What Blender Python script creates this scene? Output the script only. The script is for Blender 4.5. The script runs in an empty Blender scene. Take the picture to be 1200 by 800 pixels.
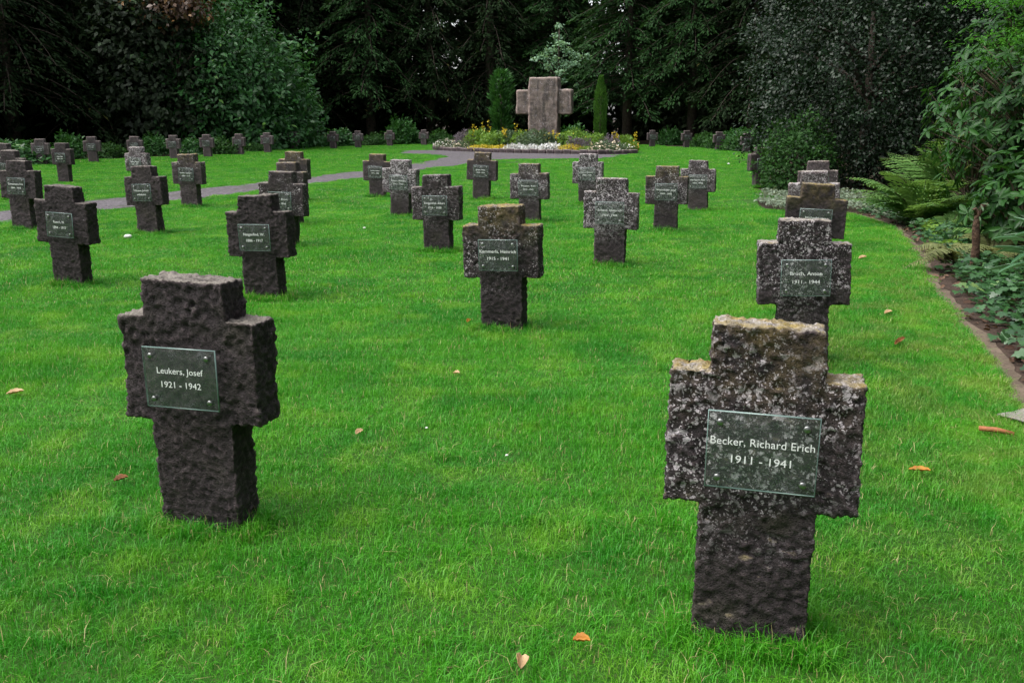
import bpy, math, random
import numpy as np
from mathutils import Vector, noise as mnoise

# ------------------------------------------------------------------ camera, sky, sun, exposure
F_PX, HORIZON, CAM_H = 1100.0, 138.0, 1.6
PITCH = math.atan((400 - HORIZON) / F_PX)
scn = bpy.context.scene
col = scn.collection
cam_d = bpy.data.cameras.new("camera")
cam_d.sensor_width = 36.0
cam_d.lens = 36.0 * F_PX / 1200.0
cam_d.clip_start, cam_d.clip_end = 0.05, 2000
cam = bpy.data.objects.new("camera", cam_d)
cam.location = (0, 0, CAM_H)
cam.rotation_euler = (math.pi / 2 - PITCH, 0, 0)
col.objects.link(cam)
scn.camera = cam

SUN_EL, SUN_AZ = math.radians(60), math.radians(-104)      # azimuth from +Y towards +X: light from the upper left
world = bpy.data.worlds.new("World")
scn.world = world
world.use_nodes = True
wn, wl = world.node_tree.nodes, world.node_tree.links
wn.clear()
sky = wn.new("ShaderNodeTexSky")
sky.sky_type = 'NISHITA'
sky.sun_disc = False
sky.sun_elevation, sky.sun_rotation = SUN_EL, SUN_AZ
sky.air_density, sky.dust_density, sky.ozone_density = 1.0, 3.0, 1.0
hs = wn.new("ShaderNodeHueSaturation")
hs.inputs["Saturation"].default_value = 0.22               # overcast: nearly colourless cloud light
bgn = wn.new("ShaderNodeBackground")
bgn.inputs["Strength"].default_value = 0.12
wo = wn.new("ShaderNodeOutputWorld")
wl.new(sky.outputs[0], hs.inputs["Color"])
wl.new(hs.outputs[0], bgn.inputs["Color"])
wl.new(bgn.outputs[0], wo.inputs["Surface"])

sun_d = bpy.data.lights.new("sun", 'SUN')
sun_d.energy, sun_d.angle, sun_d.color = 1.1, math.radians(48), (1.0, 0.97, 0.92)
sun = bpy.data.objects.new("sun", sun_d)
sun.rotation_euler = Vector((-math.sin(SUN_AZ) * math.cos(SUN_EL), -math.cos(SUN_AZ) * math.cos(SUN_EL), -math.sin(SUN_EL))).to_track_quat('-Z', 'Y').to_euler()
sun.location = (0, 0, 30)
col.objects.link(sun)

scn.view_settings.view_transform = 'Standard'
scn.view_settings.look = 'None'
scn.view_settings.gamma = 1.0
scn.view_settings.exposure = 1.55
scn.render.engine = 'CYCLES'
scn.cycles.use_denoising = True
scn.cycles.max_bounces = 6
scn.cycles.diffuse_bounces = 3
scn.cycles.transparent_max_bounces = 8
scn.cycles.caustics_reflective = scn.cycles.caustics_refractive = False

rng = np.random.default_rng(7)
random.seed(7)
SP, CP = math.sin(PITCH), math.cos(PITCH)


def ground(x, y, z=0.0):
    """photo pixel -> point on the horizontal plane at height z"""
    dx, dz = (x - 600) / F_PX, -(y - 400) / F_PX
    t = (z - CAM_H) / (-SP + dz * CP)
    return dx * t, (CP + dz * SP) * t


def at_depth(x, y, Y):
    """photo pixel at a known distance Y -> X, Z"""
    dx, dz = (x - 600) / F_PX, -(y - 400) / F_PX
    t = Y / (CP + dz * SP)
    return dx * t, CAM_H + (-SP + dz * CP) * t


# ------------------------------------------------------------------ object helpers
def tag(o, label=None, cat=None, group=None, kind=None):
    if label: o["label"] = label
    if cat: o["category"] = cat
    if group: o["group"] = group
    if kind: o["kind"] = kind
    return o


def link(name, mesh, parent=None, loc=(0, 0, 0), rot=(0, 0, 0)):
    o = bpy.data.objects.new(name, mesh)
    o.location, o.rotation_euler = loc, rot
    o.parent = parent
    col.objects.link(o)
    return o


def empty(name, loc=(0, 0, 0), rz=0.0):
    o = bpy.data.objects.new(name, None)
    o.empty_display_size = 0.2
    o.location, o.rotation_euler = loc, (0, 0, rz)
    col.objects.link(o)
    return o


def mesh_np(name, V, faces, mat=None, smooth=False, tint=None):
    """V (n,3); faces: (m,k) int array or a list of such arrays"""
    if isinstance(faces, np.ndarray): faces = [faces]
    faces = [np.asarray(f, dtype=np.int32) for f in faces if len(f)]
    me = bpy.data.meshes.new(name)
    me.vertices.add(len(V))
    me.vertices.foreach_set("co", np.ascontiguousarray(V, dtype=np.float32).ravel())
    loops = np.concatenate([f.ravel() for f in faces])
    tot = np.concatenate([np.full(len(f), f.shape[1], dtype=np.int32) for f in faces])
    start = np.concatenate([[0], np.cumsum(tot)[:-1]]).astype(np.int32)
    me.loops.add(len(loops))
    me.loops.foreach_set("vertex_index", loops)
    me.polygons.add(len(tot))
    me.polygons.foreach_set("loop_start", start)
    me.polygons.foreach_set("loop_total", tot)
    if smooth: me.polygons.foreach_set("use_smooth", np.ones(len(tot), dtype=bool))
    me.update(calc_edges=True)
    if tint is not None:
        a = me.attributes.new("tint", 'FLOAT', 'POINT')
        a.data.foreach_set("value", np.ascontiguousarray(tint, dtype=np.float32))
    if mat: me.materials.append(mat)
    return me


class Parts:
    """collects simple shapes into ONE mesh"""
    def __init__(s): s.V, s.Fq, s.Ft, s.n = [], [], [], 0

    def add(s, V, q=None, t=None):
        V = np.asarray(V, dtype=float)
        if q is not None and len(q): s.Fq.append(np.asarray(q) + s.n)
        if t is not None and len(t): s.Ft.append(np.asarray(t) + s.n)
        s.V.append(V); s.n += len(V)
        return s

    def tube(s, pts, radii, sides=6, cap=True):
        pts = np.asarray(pts, dtype=float)
        n = len(pts)
        radii = np.broadcast_to(radii, (n,))
        T = np.gradient(pts, axis=0)
        T /= np.linalg.norm(T, axis=1)[:, None] + 1e-9
        up = np.where(np.abs(T[:, 2:3]) > 0.9, np.array([[1.0, 0, 0]]), np.array([[0, 0, 1.0]]))
        A = np.cross(T, up); A /= np.linalg.norm(A, axis=1)[:, None] + 1e-9
        B = np.cross(T, A)
        th = np.arange(sides) * 2 * math.pi / sides
        V = pts[:, None, :] + radii[:, None, None] * (np.cos(th)[None, :, None] * A[:, None, :] + np.sin(th)[None, :, None] * B[:, None, :])
        V = V.reshape(-1, 3)
        i = np.arange(n - 1)[:, None] * sides; j = np.arange(sides)[None, :]; k = (j + 1) % sides
        q = np.stack([i + j, i + k, i + sides + k, i + sides + j], -1).reshape(-1, 4)
        t = []
        if cap:
            V = np.vstack([V, pts[:1], pts[-1:]])
            a, b = len(V) - 2, len(V) - 1
            for m in range(sides):
                t.append((a, (m + 1) % sides, m))
                t.append((b, (n - 1) * sides + m, (n - 1) * sides + (m + 1) % sides))
        return s.add(V, q, t)

    def mesh(s, name, mat, smooth=False):
        V = np.vstack(s.V)
        f = []
        if s.Fq: f.append(np.vstack(s.Fq))
        if s.Ft: f.append(np.vstack(s.Ft))
        return mesh_np(name, V, f, mat, smooth)


def unit(a): return a / (np.linalg.norm(a, axis=-1, keepdims=True) + 1e-9)


def rand_dirs(n, r=rng):
    v = r.normal(size=(n, 3))
    return unit(v)


# leaf outlines: (along, across, lift)
LEAF4 = (np.array([[0, 0, 0], [.45, .5, .06], [1, 0, -.05], [.45, -.5, .06]]), [[0, 1, 2, 3]], None)
LEAF6 = (np.array([[0, 0, 0], [.3, .42, .07], [.7, .36, .05], [1, 0, -.12], [.7, -.36, .05], [.3, -.42, .07], [.5, 0, -.01]]), [[0, 6, 2, 1], [6, 3, 3, 2]], None)
RHODO = (np.array([[0, 0, 0], [.25, .36, .05], [.6, .5, .03], [.88, .28, -.05], [1, 0, -.12], [.88, -.28, -.05], [.6, -.5, .03], [.25, -.36, .05], [.3, 0, -.015], [.65, 0, -.05]]),
         [[0, 8, 2, 1], [8, 9, 3, 2], [0, 7, 6, 8], [8, 6, 5, 9]], [[9, 4, 3], [9, 5, 4]])
IVY = (np.array([[0, 0, 0], [-.08, .3, .04], [.18, .5, .02], [.38, .27, .03], [.62, .36, 0], [.68, .16, .02], [1, 0, -.08], [.68, -.16, .02], [.62, -.36, 0], [.38, -.27, .03], [.18, -.5, .02], [-.08, -.3, .04]]),
       [[0, 1, 2, 3], [0, 3, 5, 7], [0, 7, 9, 9], [0, 9, 10, 11]], [[3, 4, 5], [5, 6, 7], [7, 8, 9]])
IVY = (IVY[0], [[0, 1, 2, 3], [0, 9, 10, 11], [0, 3, 5, 7]], [[0, 7, 9], [3, 4, 5], [5, 6, 7], [7, 8, 9]])
LEAF6 = (LEAF6[0], [[0, 6, 2, 1], [0, 5, 4, 6]], [[6, 3, 2], [6, 4, 3]])


def leaf_mesh(name, P, D, N, L, W, tint, mat, tmpl=LEAF4, smooth=False):
    """one joined mesh of leaves: base P, axis D, facing N, length L, width W"""
    D = unit(D)
    S = unit(np.cross(N, D)); N = np.cross(D, S)
    n = len(P)
    L = np.broadcast_to(L, (n,)); W = np.broadcast_to(W, (n,))
    T, q, t = tmpl
    V = (P[:, None, :] + D[:, None, :] * (T[None, :, 0:1] * L[:, None, None]) + S[:, None, :] * (T[None, :, 1:2] * W[:, None, None])
         + N[:, None, :] * (T[None, :, 2:3] * L[:, None, None]))
    k = len(T)
    base = np.arange(n, dtype=np.int32)[:, None, None] * k
    f = [(base + np.asarray(q)[None]).reshape(-1, len(q[0]))]
    if t: f.append((base + np.asarray(t)[None]).reshape(-1, 3))
    return mesh_np(name, V.reshape(-1, 3), f, mat, smooth, np.repeat(tint, k))


def inside(poly, P):
    poly = np.asarray(poly); x, y = P[:, 0], P[:, 1]
    r = np.zeros(len(P), bool)
    j = len(poly) - 1
    for i in range(len(poly)):
        xi, yi, xj, yj = *poly[i], *poly[j]
        c = ((yi > y) != (yj > y)) & (x < (xj - xi) * (y - yi) / (yj - yi + 1e-12) + xi)
        r ^= c; j = i
    return r


def dist_line(pts, P):
    pts = np.asarray(pts); d = np.full(len(P), 1e9)
    for a, b in zip(pts[:-1], pts[1:]):
        ab = b - a; t = np.clip(((P - a) @ ab) / (ab @ ab), 0, 1)
        d = np.minimum(d, np.linalg.norm(P - (a + t[:, None] * ab), axis=1))
    return d


# ------------------------------------------------------------------ materials
def new_mat(name):
    m = bpy.data.materials.new(name)
    m.use_nodes = True
    nt = m.node_tree
    nt.nodes.clear()
    out = nt.nodes.new("ShaderNodeOutputMaterial")
    return m, nt, out


class N:
    """small node writer"""
    def __init__(s, nt): s.nt = nt

    def node(s, typ, **kw):
        n = s.nt.nodes.new(typ)
        for k, v in kw.items(): setattr(n, k, v)
        return n

    def set(s, sock, v):
        if isinstance(v, bpy.types.NodeSocket): s.nt.links.new(v, sock)
        elif v is not None: sock.default_value = v

    def math(s, op, a, b=None, c=None, clamp=False):
        n = s.node("ShaderNodeMath", operation=op, use_clamp=clamp)
        s.set(n.inputs[0], a); s.set(n.inputs[1], b)
        if c is not None: s.set(n.inputs[2], c)
        return n.outputs[0]

    def ramp(s, fac, a, b):
        n = s.node("ShaderNodeMapRange"); n.clamp = True
        s.set(n.inputs[0], fac); s.set(n.inputs[1], a); s.set(n.inputs[2], b)
        return n.outputs[0]

    def mix(s, fac, a, b, mode='MIX'):
        n = s.node("ShaderNodeMix", data_type='RGBA', blend_type=mode)
        s.set(n.inputs[0], fac); s.set(n.inputs[6], a); s.set(n.inputs[7], b)
        return n.outputs[2]

    def noise(s, vec, scale, detail=4, rough=0.55, dist=0.0):
        n = s.node("ShaderNodeTexNoise")
        s.set(n.inputs["Vector"], vec); n.inputs["Scale"].default_value = scale
        n.inputs["Detail"].default_value = detail; n.inputs["Roughness"].default_value = rough
        n.inputs["Distortion"].default_value = dist
        return n.outputs[0]

    def vor(s, vec, scale, feature='F1'):
        n = s.node("ShaderNodeTexVoronoi", feature=feature)
        s.set(n.inputs["Vector"], vec); n.inputs["Scale"].default_value = scale
        return n

    def bump(s, h, strength=0.5, dist=0.01, normal=None):
        n = s.node("ShaderNodeBump")
        n.inputs["Strength"].default_value = strength; n.inputs["Distance"].default_value = dist
        s.set(n.inputs["Height"], h)
        if normal is not None: s.set(n.inputs["Normal"], normal)
        return n.outputs[0]

    def bsdf(s, color, rough=0.8, normal=None, spec=0.5):
        n = s.node("ShaderNodeBsdfPrincipled")
        s.set(n.inputs["Base Color"], color); s.set(n.inputs["Roughness"], rough)
        s.set(n.inputs["Specular IOR Level"], spec)
        if normal is not None: s.set(n.inputs["Normal"], normal)
        return n.outputs[0]


def c4(c): return (*c, 1.0)


def leaf_mat(name, dark, light, rough=0.5, spec=0.4, trans=0.25, third=None, third_at=0.9):
    """foliage whose per-leaf tint runs from one leaf colour to another"""
    m, nt, out = new_mat(name); n = N(nt)
    at = n.node("ShaderNodeAttribute", attribute_name="tint")
    f = at.outputs["Fac"]
    c = n.mix(f, c4(dark), c4(light))
    if third: c = n.mix(n.ramp(f, third_at - .03, third_at), c, c4(third))
    b = n.bsdf(c, rough, spec=spec)
    tr = n.node("ShaderNodeBsdfTranslucent")
    tc = n.mix(0.5, c, c4((light[0] * 1.5, light[1] * 1.4, light[2] * .6)))
    n.set(tr.inputs[0], tc)
    mx = n.node("ShaderNodeMixShader"); mx.inputs[0].default_value = trans
    nt.links.new(b, mx.inputs[1]); nt.links.new(tr.outputs[0], mx.inputs[2])
    nt.links.new(mx.outputs[0], out.inputs[0])
    return m


def plain_mat(name, color, rough=0.8, scale=20, var=0.35, bump=0.3, bd=0.01, metallic=0.0, spec=0.4):
    m, nt, out = new_mat(name); n = N(nt)
    tc = n.node("ShaderNodeTexCoord").outputs["Object"]
    f = n.noise(tc, scale, 6)
    c = n.mix(n.ramp(f, .3, .7), c4(tuple(x * (1 - var) for x in color)), c4(tuple(min(1, x * (1 + var)) for x in color)))
    b = n.bsdf(c, rough, n.bump(f, bump, bd), spec)
    b.node.inputs["Metallic"].default_value = metallic
    nt.links.new(b, out.inputs[0])
    return m


def stone_mat(name, seed, white=0.0, ochre=0.0, tone=1.0, pale=0.0, base=(0.036, 0.0287, 0.0308), streaks=False):
    """hewn basalt; white = crusty lichen spots, ochre = yellow lichen on the weathered tops, pale = sky brightness painted on the tops, with cream colour on some"""
    m, nt, out = new_mat(name); n = N(nt)
    tcn = n.node("ShaderNodeTexCoord")
    mp = n.node("ShaderNodeMapping"); mp.inputs["Location"].default_value = (seed * 3.7, seed * 1.9, seed * 5.3)
    nt.links.new(tcn.outputs["Object"], mp.inputs[0]); v = mp.outputs[0]
    sepo = n.node("ShaderNodeSeparateXYZ"); nt.links.new(tcn.outputs["Object"], sepo.inputs[0]); z = sepo.outputs[2]
    geo = n.node("ShaderNodeNewGeometry")
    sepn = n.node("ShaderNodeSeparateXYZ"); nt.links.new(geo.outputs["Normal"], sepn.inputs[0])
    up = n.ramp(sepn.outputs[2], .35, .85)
    n1 = n.noise(v, 7, 6); n2 = n.noise(v, 38, 5, .65); n3 = n.noise(v, 150, 3, .7)
    b = tuple(x * tone for x in base)
    c = n.mix(n.ramp(n1, .3, .72), c4(tuple(x * .62 for x in b)), c4(tuple(x * 1.5 for x in b)))
    c = n.mix(n.math('MULTIPLY', n.ramp(n2, .52, .8), .55), c, c4((b[0] * 2.5, b[1] * 2.3, b[2] * 2.3)))
    c = n.mix(n.math('MULTIPLY', n.ramp(n.noise(v, 3.1, 3), .5, .75), .3), c, c4((b[0] * 1.25, b[1] * 1.35, b[2] * .8)))
    if streaks:                                             # rain streaks running down
        ms = n.node("ShaderNodeMapping"); ms.inputs["Scale"].default_value = (5, 5, .7); nt.links.new(tcn.outputs["Object"], ms.inputs[0])
        c = n.mix(n.math('MULTIPLY', n.ramp(n.noise(ms.outputs[0], 1.0, 5), .46, .62), .8), c, c4((.04, .035, .034)))
        c = n.mix(n.math('MULTIPLY', n.ramp(n.noise(v, 9, 4), .5, .7), .5), c, c4((.24, .20, .175)))
    # lighter convex ridges of the hewn faces
    c = n.mix(n.math('MULTIPLY', n.ramp(geo.outputs["Pointiness"], .505, .56), .75), c, c4((b[0] * 3.0, b[1] * 2.8, b[2] * 2.8)))
    # greenish algae film
    c = n.mix(n.math('MULTIPLY', n.ramp(n.noise(v, 4.7, 4), .55, .8), .3 + ochre * .25), c, c4((.05, .055, .02)))
    # lighter upward faces: overcast sky brightness painted in, cream tops on some stones
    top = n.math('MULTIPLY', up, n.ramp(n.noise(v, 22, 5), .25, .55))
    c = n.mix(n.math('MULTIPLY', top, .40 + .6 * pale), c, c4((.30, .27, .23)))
    # crusty white lichen in spots, mostly on the upper part of the stone
    if white > 0:
        mask = n.math('MULTIPLY', n.ramp(z, .24, .56), n.ramp(n.noise(v, 5.2, 3),   .62 - .40 * white, .73 - .32 * white))
        wv = n.node("ShaderNodeVectorMath", operation='ADD')
        nn = n.node("ShaderNodeTexNoise"); nn.inputs["Scale"].default_value = 45; nn.inputs["Detail"].default_value = 3
        nt.links.new(v, nn.inputs["Vector"])
        sc = n.node("ShaderNodeVectorMath", operation='SCALE'); sc.inputs["Scale"].default_value = .034
        nt.links.new(nn.outputs[1], sc.inputs[0]); nt.links.new(v, wv.inputs[0]); nt.links.new(sc.outputs[0], wv.inputs[1])
        spots = None
        for s, thr in ((34, .34), (70, .42), (120, .45), (19, .22)):
            vo = n.vor(wv.outputs[0], s)
            sepc = n.node("ShaderNodeSeparateColor"); nt.links.new(vo.outputs["Color"], sepc.inputs[0])
            rad = n.math('MULTIPLY', n.ramp(sepc.outputs[0], 1.0 - .85 * white, 1.0), thr * 1.35)
            sp = n.ramp(n.math('SUBTRACT', rad, vo.outputs["Distance"]), 0.0, .07)
            spots = sp if spots is None else n.math('MAXIMUM', spots, sp)
        if white > .55:
            bl = n.ramp(n.noise(v, 17, 6, .62, .6), .66 - .12 * white, .70 - .12 * white)
            spots = n.math('MAXIMUM', spots, n.math('MULTIPLY', bl, min(1.0, white)))
        spots = n.math('MULTIPLY', spots, mask)
        spots = n.math('MULTIPLY', spots, n.ramp(n3, .22, .5))
        c = n.mix(n.math('MULTIPLY', spots, .9), c, n.mix(n2, c4((.44, .40, .43)), c4((.70, .64, .66))))
    if ochre > 0:
        o = n.math('MULTIPLY', n.math('MAXIMUM', up, n.math('MULTIPLY', n.ramp(z, .68, 1.0), .5 * ochre)), n.ramp(n.noise(v, 13, 5, .6), .62 - .34 * ochre, .74 - .2 * ochre))
        c = n.mix(n.math('MULTIPLY', o, .85), c, n.mix(n.ramp(n2, .35, .65), c4((.17, .12, .022)), c4((.36, .27, .075))))
    chip = n.vor(v, 33, 'DISTANCE_TO_EDGE').outputs["Distance"]
    pit = n.vor(v, 95).outputs["Distance"]
    h = n.math('ADD', n.math('MULTIPLY', n2, .7), n.math('MULTIPLY', n3, .35))
    h = n.math('ADD', h, n.math('MULTIPLY', n.ramp(chip, 0, .25), .07))
    h = n.math('ADD', h, n.math('MULTIPLY', n.ramp(pit, .08, .3), .28))
    c = n.mix(n.math('MULTIPLY', n.math('SUBTRACT', 1.0, n.ramp(pit, .06, .2)), .5), c, c4((.012, .010, .010)))
    bs = n.bsdf(c, .85, n.bump(h, 1.0, .02), .3)
    nt.links.new(bs, out.inputs[0])
    return m


def glass_mat():
    m, nt, out = new_mat("plate_glass"); n = N(nt)
    tr = n.node("ShaderNodeBsdfTransparent"); tr.inputs[0].default_value = (.95, .98, .965, 1)
    gl = n.node("ShaderNodeBsdfGlossy"); gl.inputs["Roughness"].default_value = .04
    df = n.node("ShaderNodeBsdfDiffuse"); df.inputs[0].default_value = (.26, .31, .28, 1)
    lw = n.node("ShaderNodeLayerWeight"); fac = n.math('ADD', .035, n.math('MULTIPLY', n.math('POWER', lw.outputs["Facing"], 4.0), .5))
    m1 = n.node("ShaderNodeMixShader"); m1.inputs[0].default_value = .07
    nt.links.new(tr.outputs[0], m1.inputs[1]); nt.links.new(df.outputs[0], m1.inputs[2])
    m2 = n.node("ShaderNodeMixShader")
    nt.links.new(fac, m2.inputs[0]); nt.links.new(m1.outputs[0], m2.inputs[1]); nt.links.new(gl.outputs[0], m2.inputs[2])
    nt.links.new(m2.outputs[0], out.inputs[0])
    return m


GLASS = glass_mat()
M_EDGE, nt_, out_ = new_mat("polished_glass_edge")
_b = N(nt_).bsdf(c4((.17, .25, .23)), .2, spec=.6); nt_.links.new(_b, out_.inputs[0])
M_STEEL = plain_mat("brushed_steel", (.32, .33, .32), .4, 200, .08, .05, .001, 1.0)
M_PAINT = plain_mat("white_lettering", (.88, .89, .88), .6, 60, .05, 0)
M_BARK = plain_mat("bark", (.055, .042, .032), .9, 9, .5, .9, .04)
M_TWIG = plain_mat("twig", (.075, .055, .035), .85, 30, .4, .5, .01)


def ground_mat(name, ca, cb, cc, s1, s2, bump=.8, bd=.02):
    m, nt, out = new_mat(name); n = N(nt)
    p = n.node("ShaderNodeNewGeometry").outputs["Position"]
    a, b2 = n.noise(p, s1, 5), n.noise(p, s2, 5, .7)
    c = n.mix(n.ramp(a, .35, .65), c4(ca), c4(cb))
    c = n.mix(n.ramp(b2, .5, .72), c, c4(cc))
    bs = n.bsdf(c, .95, n.bump(b2, bump, bd), .2)
    nt.links.new(bs, out.inputs[0])
    return m


M_FOREST = ground_mat("forest_floor", (.022, .018, .012), (.04, .03, .018), (.05, .035, .02), .6, 9)
M_LAWN = ground_mat("lawn_soil", (.022, .085, .006), (.032, .11, .01), (.06, .065, .024), .5, 40)
M_SOIL = ground_mat("bed_soil", (.035, .023, .017), (.06, .04, .03), (.09, .06, .045), 3, 30)
M_CLAY = ground_mat("trodden_earth", (.10, .075, .055), (.16, .12, .09), (.05, .038, .028), 4, 45, .5, .015)


def gravel_mat():
    m, nt, out = new_mat("grey_gravel"); n = N(nt)
    p = n.node("ShaderNodeNewGeometry").outputs["Position"]
    vo = n.vor(p, 22)
    sepc = n.node("ShaderNodeSeparateColor"); nt.links.new(vo.outputs["Color"], sepc.inputs[0])
    c = n.mix(sepc.outputs[0], c4((.05, .045, .05)), c4((.14, .125, .137)))
    c = n.mix(n.ramp(n.noise(p, 1.2, 4), .55, .8), c, c4((.05, .055, .03)))
    bs = n.bsdf(c, .9, n.bump(n.math('MULTIPLY', vo.outputs["Distance"], -1), .8, .02), .3)
    nt.links.new(bs, out.inputs[0])
    return m


M_GRAVEL = gravel_mat()


def blade_mat():
    """grass blades: per-blade tint, and worn or lusher areas of the lawn by their place on the ground"""
    m, nt, out = new_mat("grass_blade"); n = N(nt)
    f = n.node("ShaderNodeAttribute", attribute_name="tint").outputs["Fac"]
    p = n.node("ShaderNodeNewGeometry").outputs["Position"]
    c = n.mix(f, c4((.034, .255, .008)), c4((.125, .45, .022)))
    c = n.mix(n.math('MULTIPLY', n.ramp(n.noise(p, .9, 4), .46, .60), .65), c, c4((.020, .225, .012)))
    c = n.mix(n.math('MULTIPLY', n.ramp(n.noise(p, 2.3, 4, .6), .50, .66), .6), c, c4((.23, .48, .035)))
    # worn, straw-flecked turf by the planted bed on the right
    sx = n.node("ShaderNodeSeparateXYZ"); nt.links.new(p, sx.inputs[0])
    worn = n.math('MULTIPLY', n.ramp(sx.outputs[0], .9, 2.6), n.ramp(n.noise(p, 3.2, 4, .6), .42, .66))
    worn = n.math('MULTIPLY', worn, n.math('SUBTRACT', 1.0, n.ramp(sx.outputs[1], 7, 14)))
    c = n.mix(n.math('MULTIPLY', worn, .5), c, c4((.28, .29, .07)))
    c = n.mix(n.ramp(f, .955, .97), c, c4((.46, .40, .18)))
    b = n.bsdf(c, .48, spec=.35)
    tr = n.node("ShaderNodeBsdfTranslucent"); n.set(tr.inputs[0], c)
    mx = n.node("ShaderNodeMixShader"); mx.inputs[0].default_value = .35
    nt.links.new(b, mx.inputs[1]); nt.links.new(tr.outputs[0], mx.inputs[2]); nt.links.new(mx.outputs[0], out.inputs[0])
    return m


M_BLADE = blade_mat()
M_CONIFER = leaf_mat("conifer_needles", (.006, .015, .006), (.016, .036, .010), .65, .08, .15, (.10, .10, .03), .985)
M_CONIFER2 = leaf_mat("hemlock_needles", (.008, .024, .008), (.028, .080, .020), .6, .10, .2)
M_DARKWOOD = leaf_mat("woodland_leaves", (.004, .009, .0035), (.012, .022, .007), .7, .08, .15)
M_COPPER = leaf_mat("copper_leaves", (.050, .030, .018), (.150, .085, .050), .35, .45, .25, (.26, .13, .03), .85)
M_HAZEL = leaf_mat("dark_hazel_leaves", (.010, .018, .009), (.030, .052, .022), .5, .2, .2, (.05, .10, .035), .93)
M_DOME = leaf_mat("laurel_leaves", (.012, .052, .013), (.055, .175, .046), .42, .35, .25, (.10, .22, .04), .95)
M_HOLLY = leaf_mat("glossy_holly_leaves", (.005, .014, .006), (.015, .036, .013), .38, .26, .1)
M_RHODO = leaf_mat("rhododendron_leaves", (.010, .040, .009), (.040, .130, .022), .42, .22, .22, (.17, .20, .05), .965)
M_SHRUB = leaf_mat("shrub_leaves", (.013, .045, .010), (.042, .120, .024), .55, .2, .3)
M_FERN = leaf_mat("fern_pinnae", (.060, .155, .034), (.165, .30, .080), .55, .3, .35)
M_FERN_PALE = leaf_mat("pale_fern_pinnae", (.12, .15, .05), (.24, .26, .11), .6, .25, .35)
M_IVY = leaf_mat("ivy_leaves", (.012, .045, .014), (.050, .135, .040), .35, .5, .15, (.13, .21, .06), .93)
M_SILVERCOVER = leaf_mat("silvery_ground_cover", (.06, .10, .055), (.24, .29, .21), .5, .4, .2)
M_ACER = leaf_mat("feathery_maple_leaves", (.035, .16, .018), (.09, .30, .035), .5, .35, .4)
M_SAPLING = leaf_mat("pale_maple_leaves", (.09, .19, .11), (.24, .40, .25), .5, .4, .35)
M_YEW = leaf_mat("yew_needles", (.014, .062, .012), (.045, .150, .030), .5, .3, .25)
M_THUJA = leaf_mat("thuja_scales", (.024, .088, .011), (.085, .22, .030), .55, .3, .25)
M_STRAP = leaf_mat("strap_leaves", (.05, .14, .06), (.10, .22, .11), .3, .55, .2)
M_LITTER = leaf_mat("leaf_litter", (.05, .025, .018), (.17, .10, .065), .7, .25, .15)
M_ORANGE = leaf_mat("orange_dead_leaf", (.34, .13, .02), (.50, .22, .03), .6, .3, .2)
M_TAN = leaf_mat("tan_dead_leaf", (.42, .28, .14), (.60, .42, .24), .6, .3, .2)
M_BROWN = leaf_mat("brown_dead_leaf", (.16, .06, .02), (.26, .11, .035), .6, .3, .2)

# ------------------------------------------------------------------ the setting: ground, lawn, path, beds
me = mesh_np("ground", np.array([[-700, -700, -.03], [700, -700, -.03], [700, 700, -.03], [-700, 700, -.03]]), np.array([[0, 1, 2, 3]]), M_FOREST)
tag(link("ground", me), kind="structure")

edge_px = [(1000, 252), (1045, 265), (1072, 298), (1095, 345), (1120, 375), (1150, 410), (1175, 448), (1200, 500)]
EDGE = [ground(*p) for p in edge_px]                       # lawn edge on the right, far to near
EDGE = EDGE + [(2.35, 3.6), (2.2, 2.0), (2.1, -3.0)]
back_px = [(0, 196), (50, 191), (110, 187), (205, 183), (281, 179), (345, 172.5), (420, 171), (497, 168.6), (640, 168), (764, 170.5), (842, 174), (880, 178)]
BACK = [ground(*p) for p in back_px]
LAWN = [(-30, -3), (-30, 26)] + BACK + [(7.5, 30), ground(884, 225), ground(890, 243), ground(930, 249)] + EDGE


def sheet(name, poly, z, mat, kind="structure", label=None, cat=None):
    V = np.array([(x, y, z) for x, y in poly])
    me = mesh_np(name, V, np.arange(len(poly))[None, :], mat)
    o = link(name, me)
    return tag(o, label, cat, None, kind)


sheet("lawn", LAWN, 0.0, M_LAWN)
path_low = [(-60, 271), (0, 262), (110, 248), (300, 224), (440, 206), (500, 197.7), (544, 193), (582, 187.5), (620, 186.6), (707, 186), (728, 182.5), (742, 180.6)]
path_up = [(700, 181), (640, 180), (552, 178), (508, 176), (470, 176.5), (470, 179.8), (500, 181), (520, 183), (523, 184.2), (500, 189.3), (440, 198.5), (300, 214.5), (110, 235), (0, 248), (-60, 256)]
PATH = [ground(*p) for p in path_low + path_up]
_q = []
for (x0, y0), (x1, y1) in zip(PATH, PATH[1:] + PATH[:1]):
    m_ = max(1, int(math.hypot(x1 - x0, y1 - y0) / .35))
    for k in range(m_):
        x, y = x0 + (x1 - x0) * k / m_, y0 + (y1 - y0) * k / m_
        _q.append((x + .10 * mnoise.noise(Vector((x * 1.7, y * 1.7, 0))), y + .16 * mnoise.noise(Vector((x * 1.9, y * 1.9, 7)))))
PATH = _q
sheet("gravel_path", PATH, 0.004, M_GRAVEL)
bed_front_px = [(508, 175.6), (530, 177), (552, 177.9), (596, 179.2), (640, 180), (700, 181), (746, 180.3)]
BEDF = [ground(*p) for p in bed_front_px]
BED = BEDF + [(6.2, 50), (4.5, 55), (-2.5, 58), (-4.6, 56)]
n_ = len(BED)
V = np.array([(x, y, 0.0) for x, y in BED] + [(x, y, .12) for x, y in BED])
me = mesh_np("flower_bed", V, [np.arange(n_, 2 * n_)[None, :], np.array([[i, (i + 1) % n_, n_ + (i + 1) % n_, n_ + i] for i in range(n_)])], M_SOIL)
tag(link("flower_bed", me), kind="structure")
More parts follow.
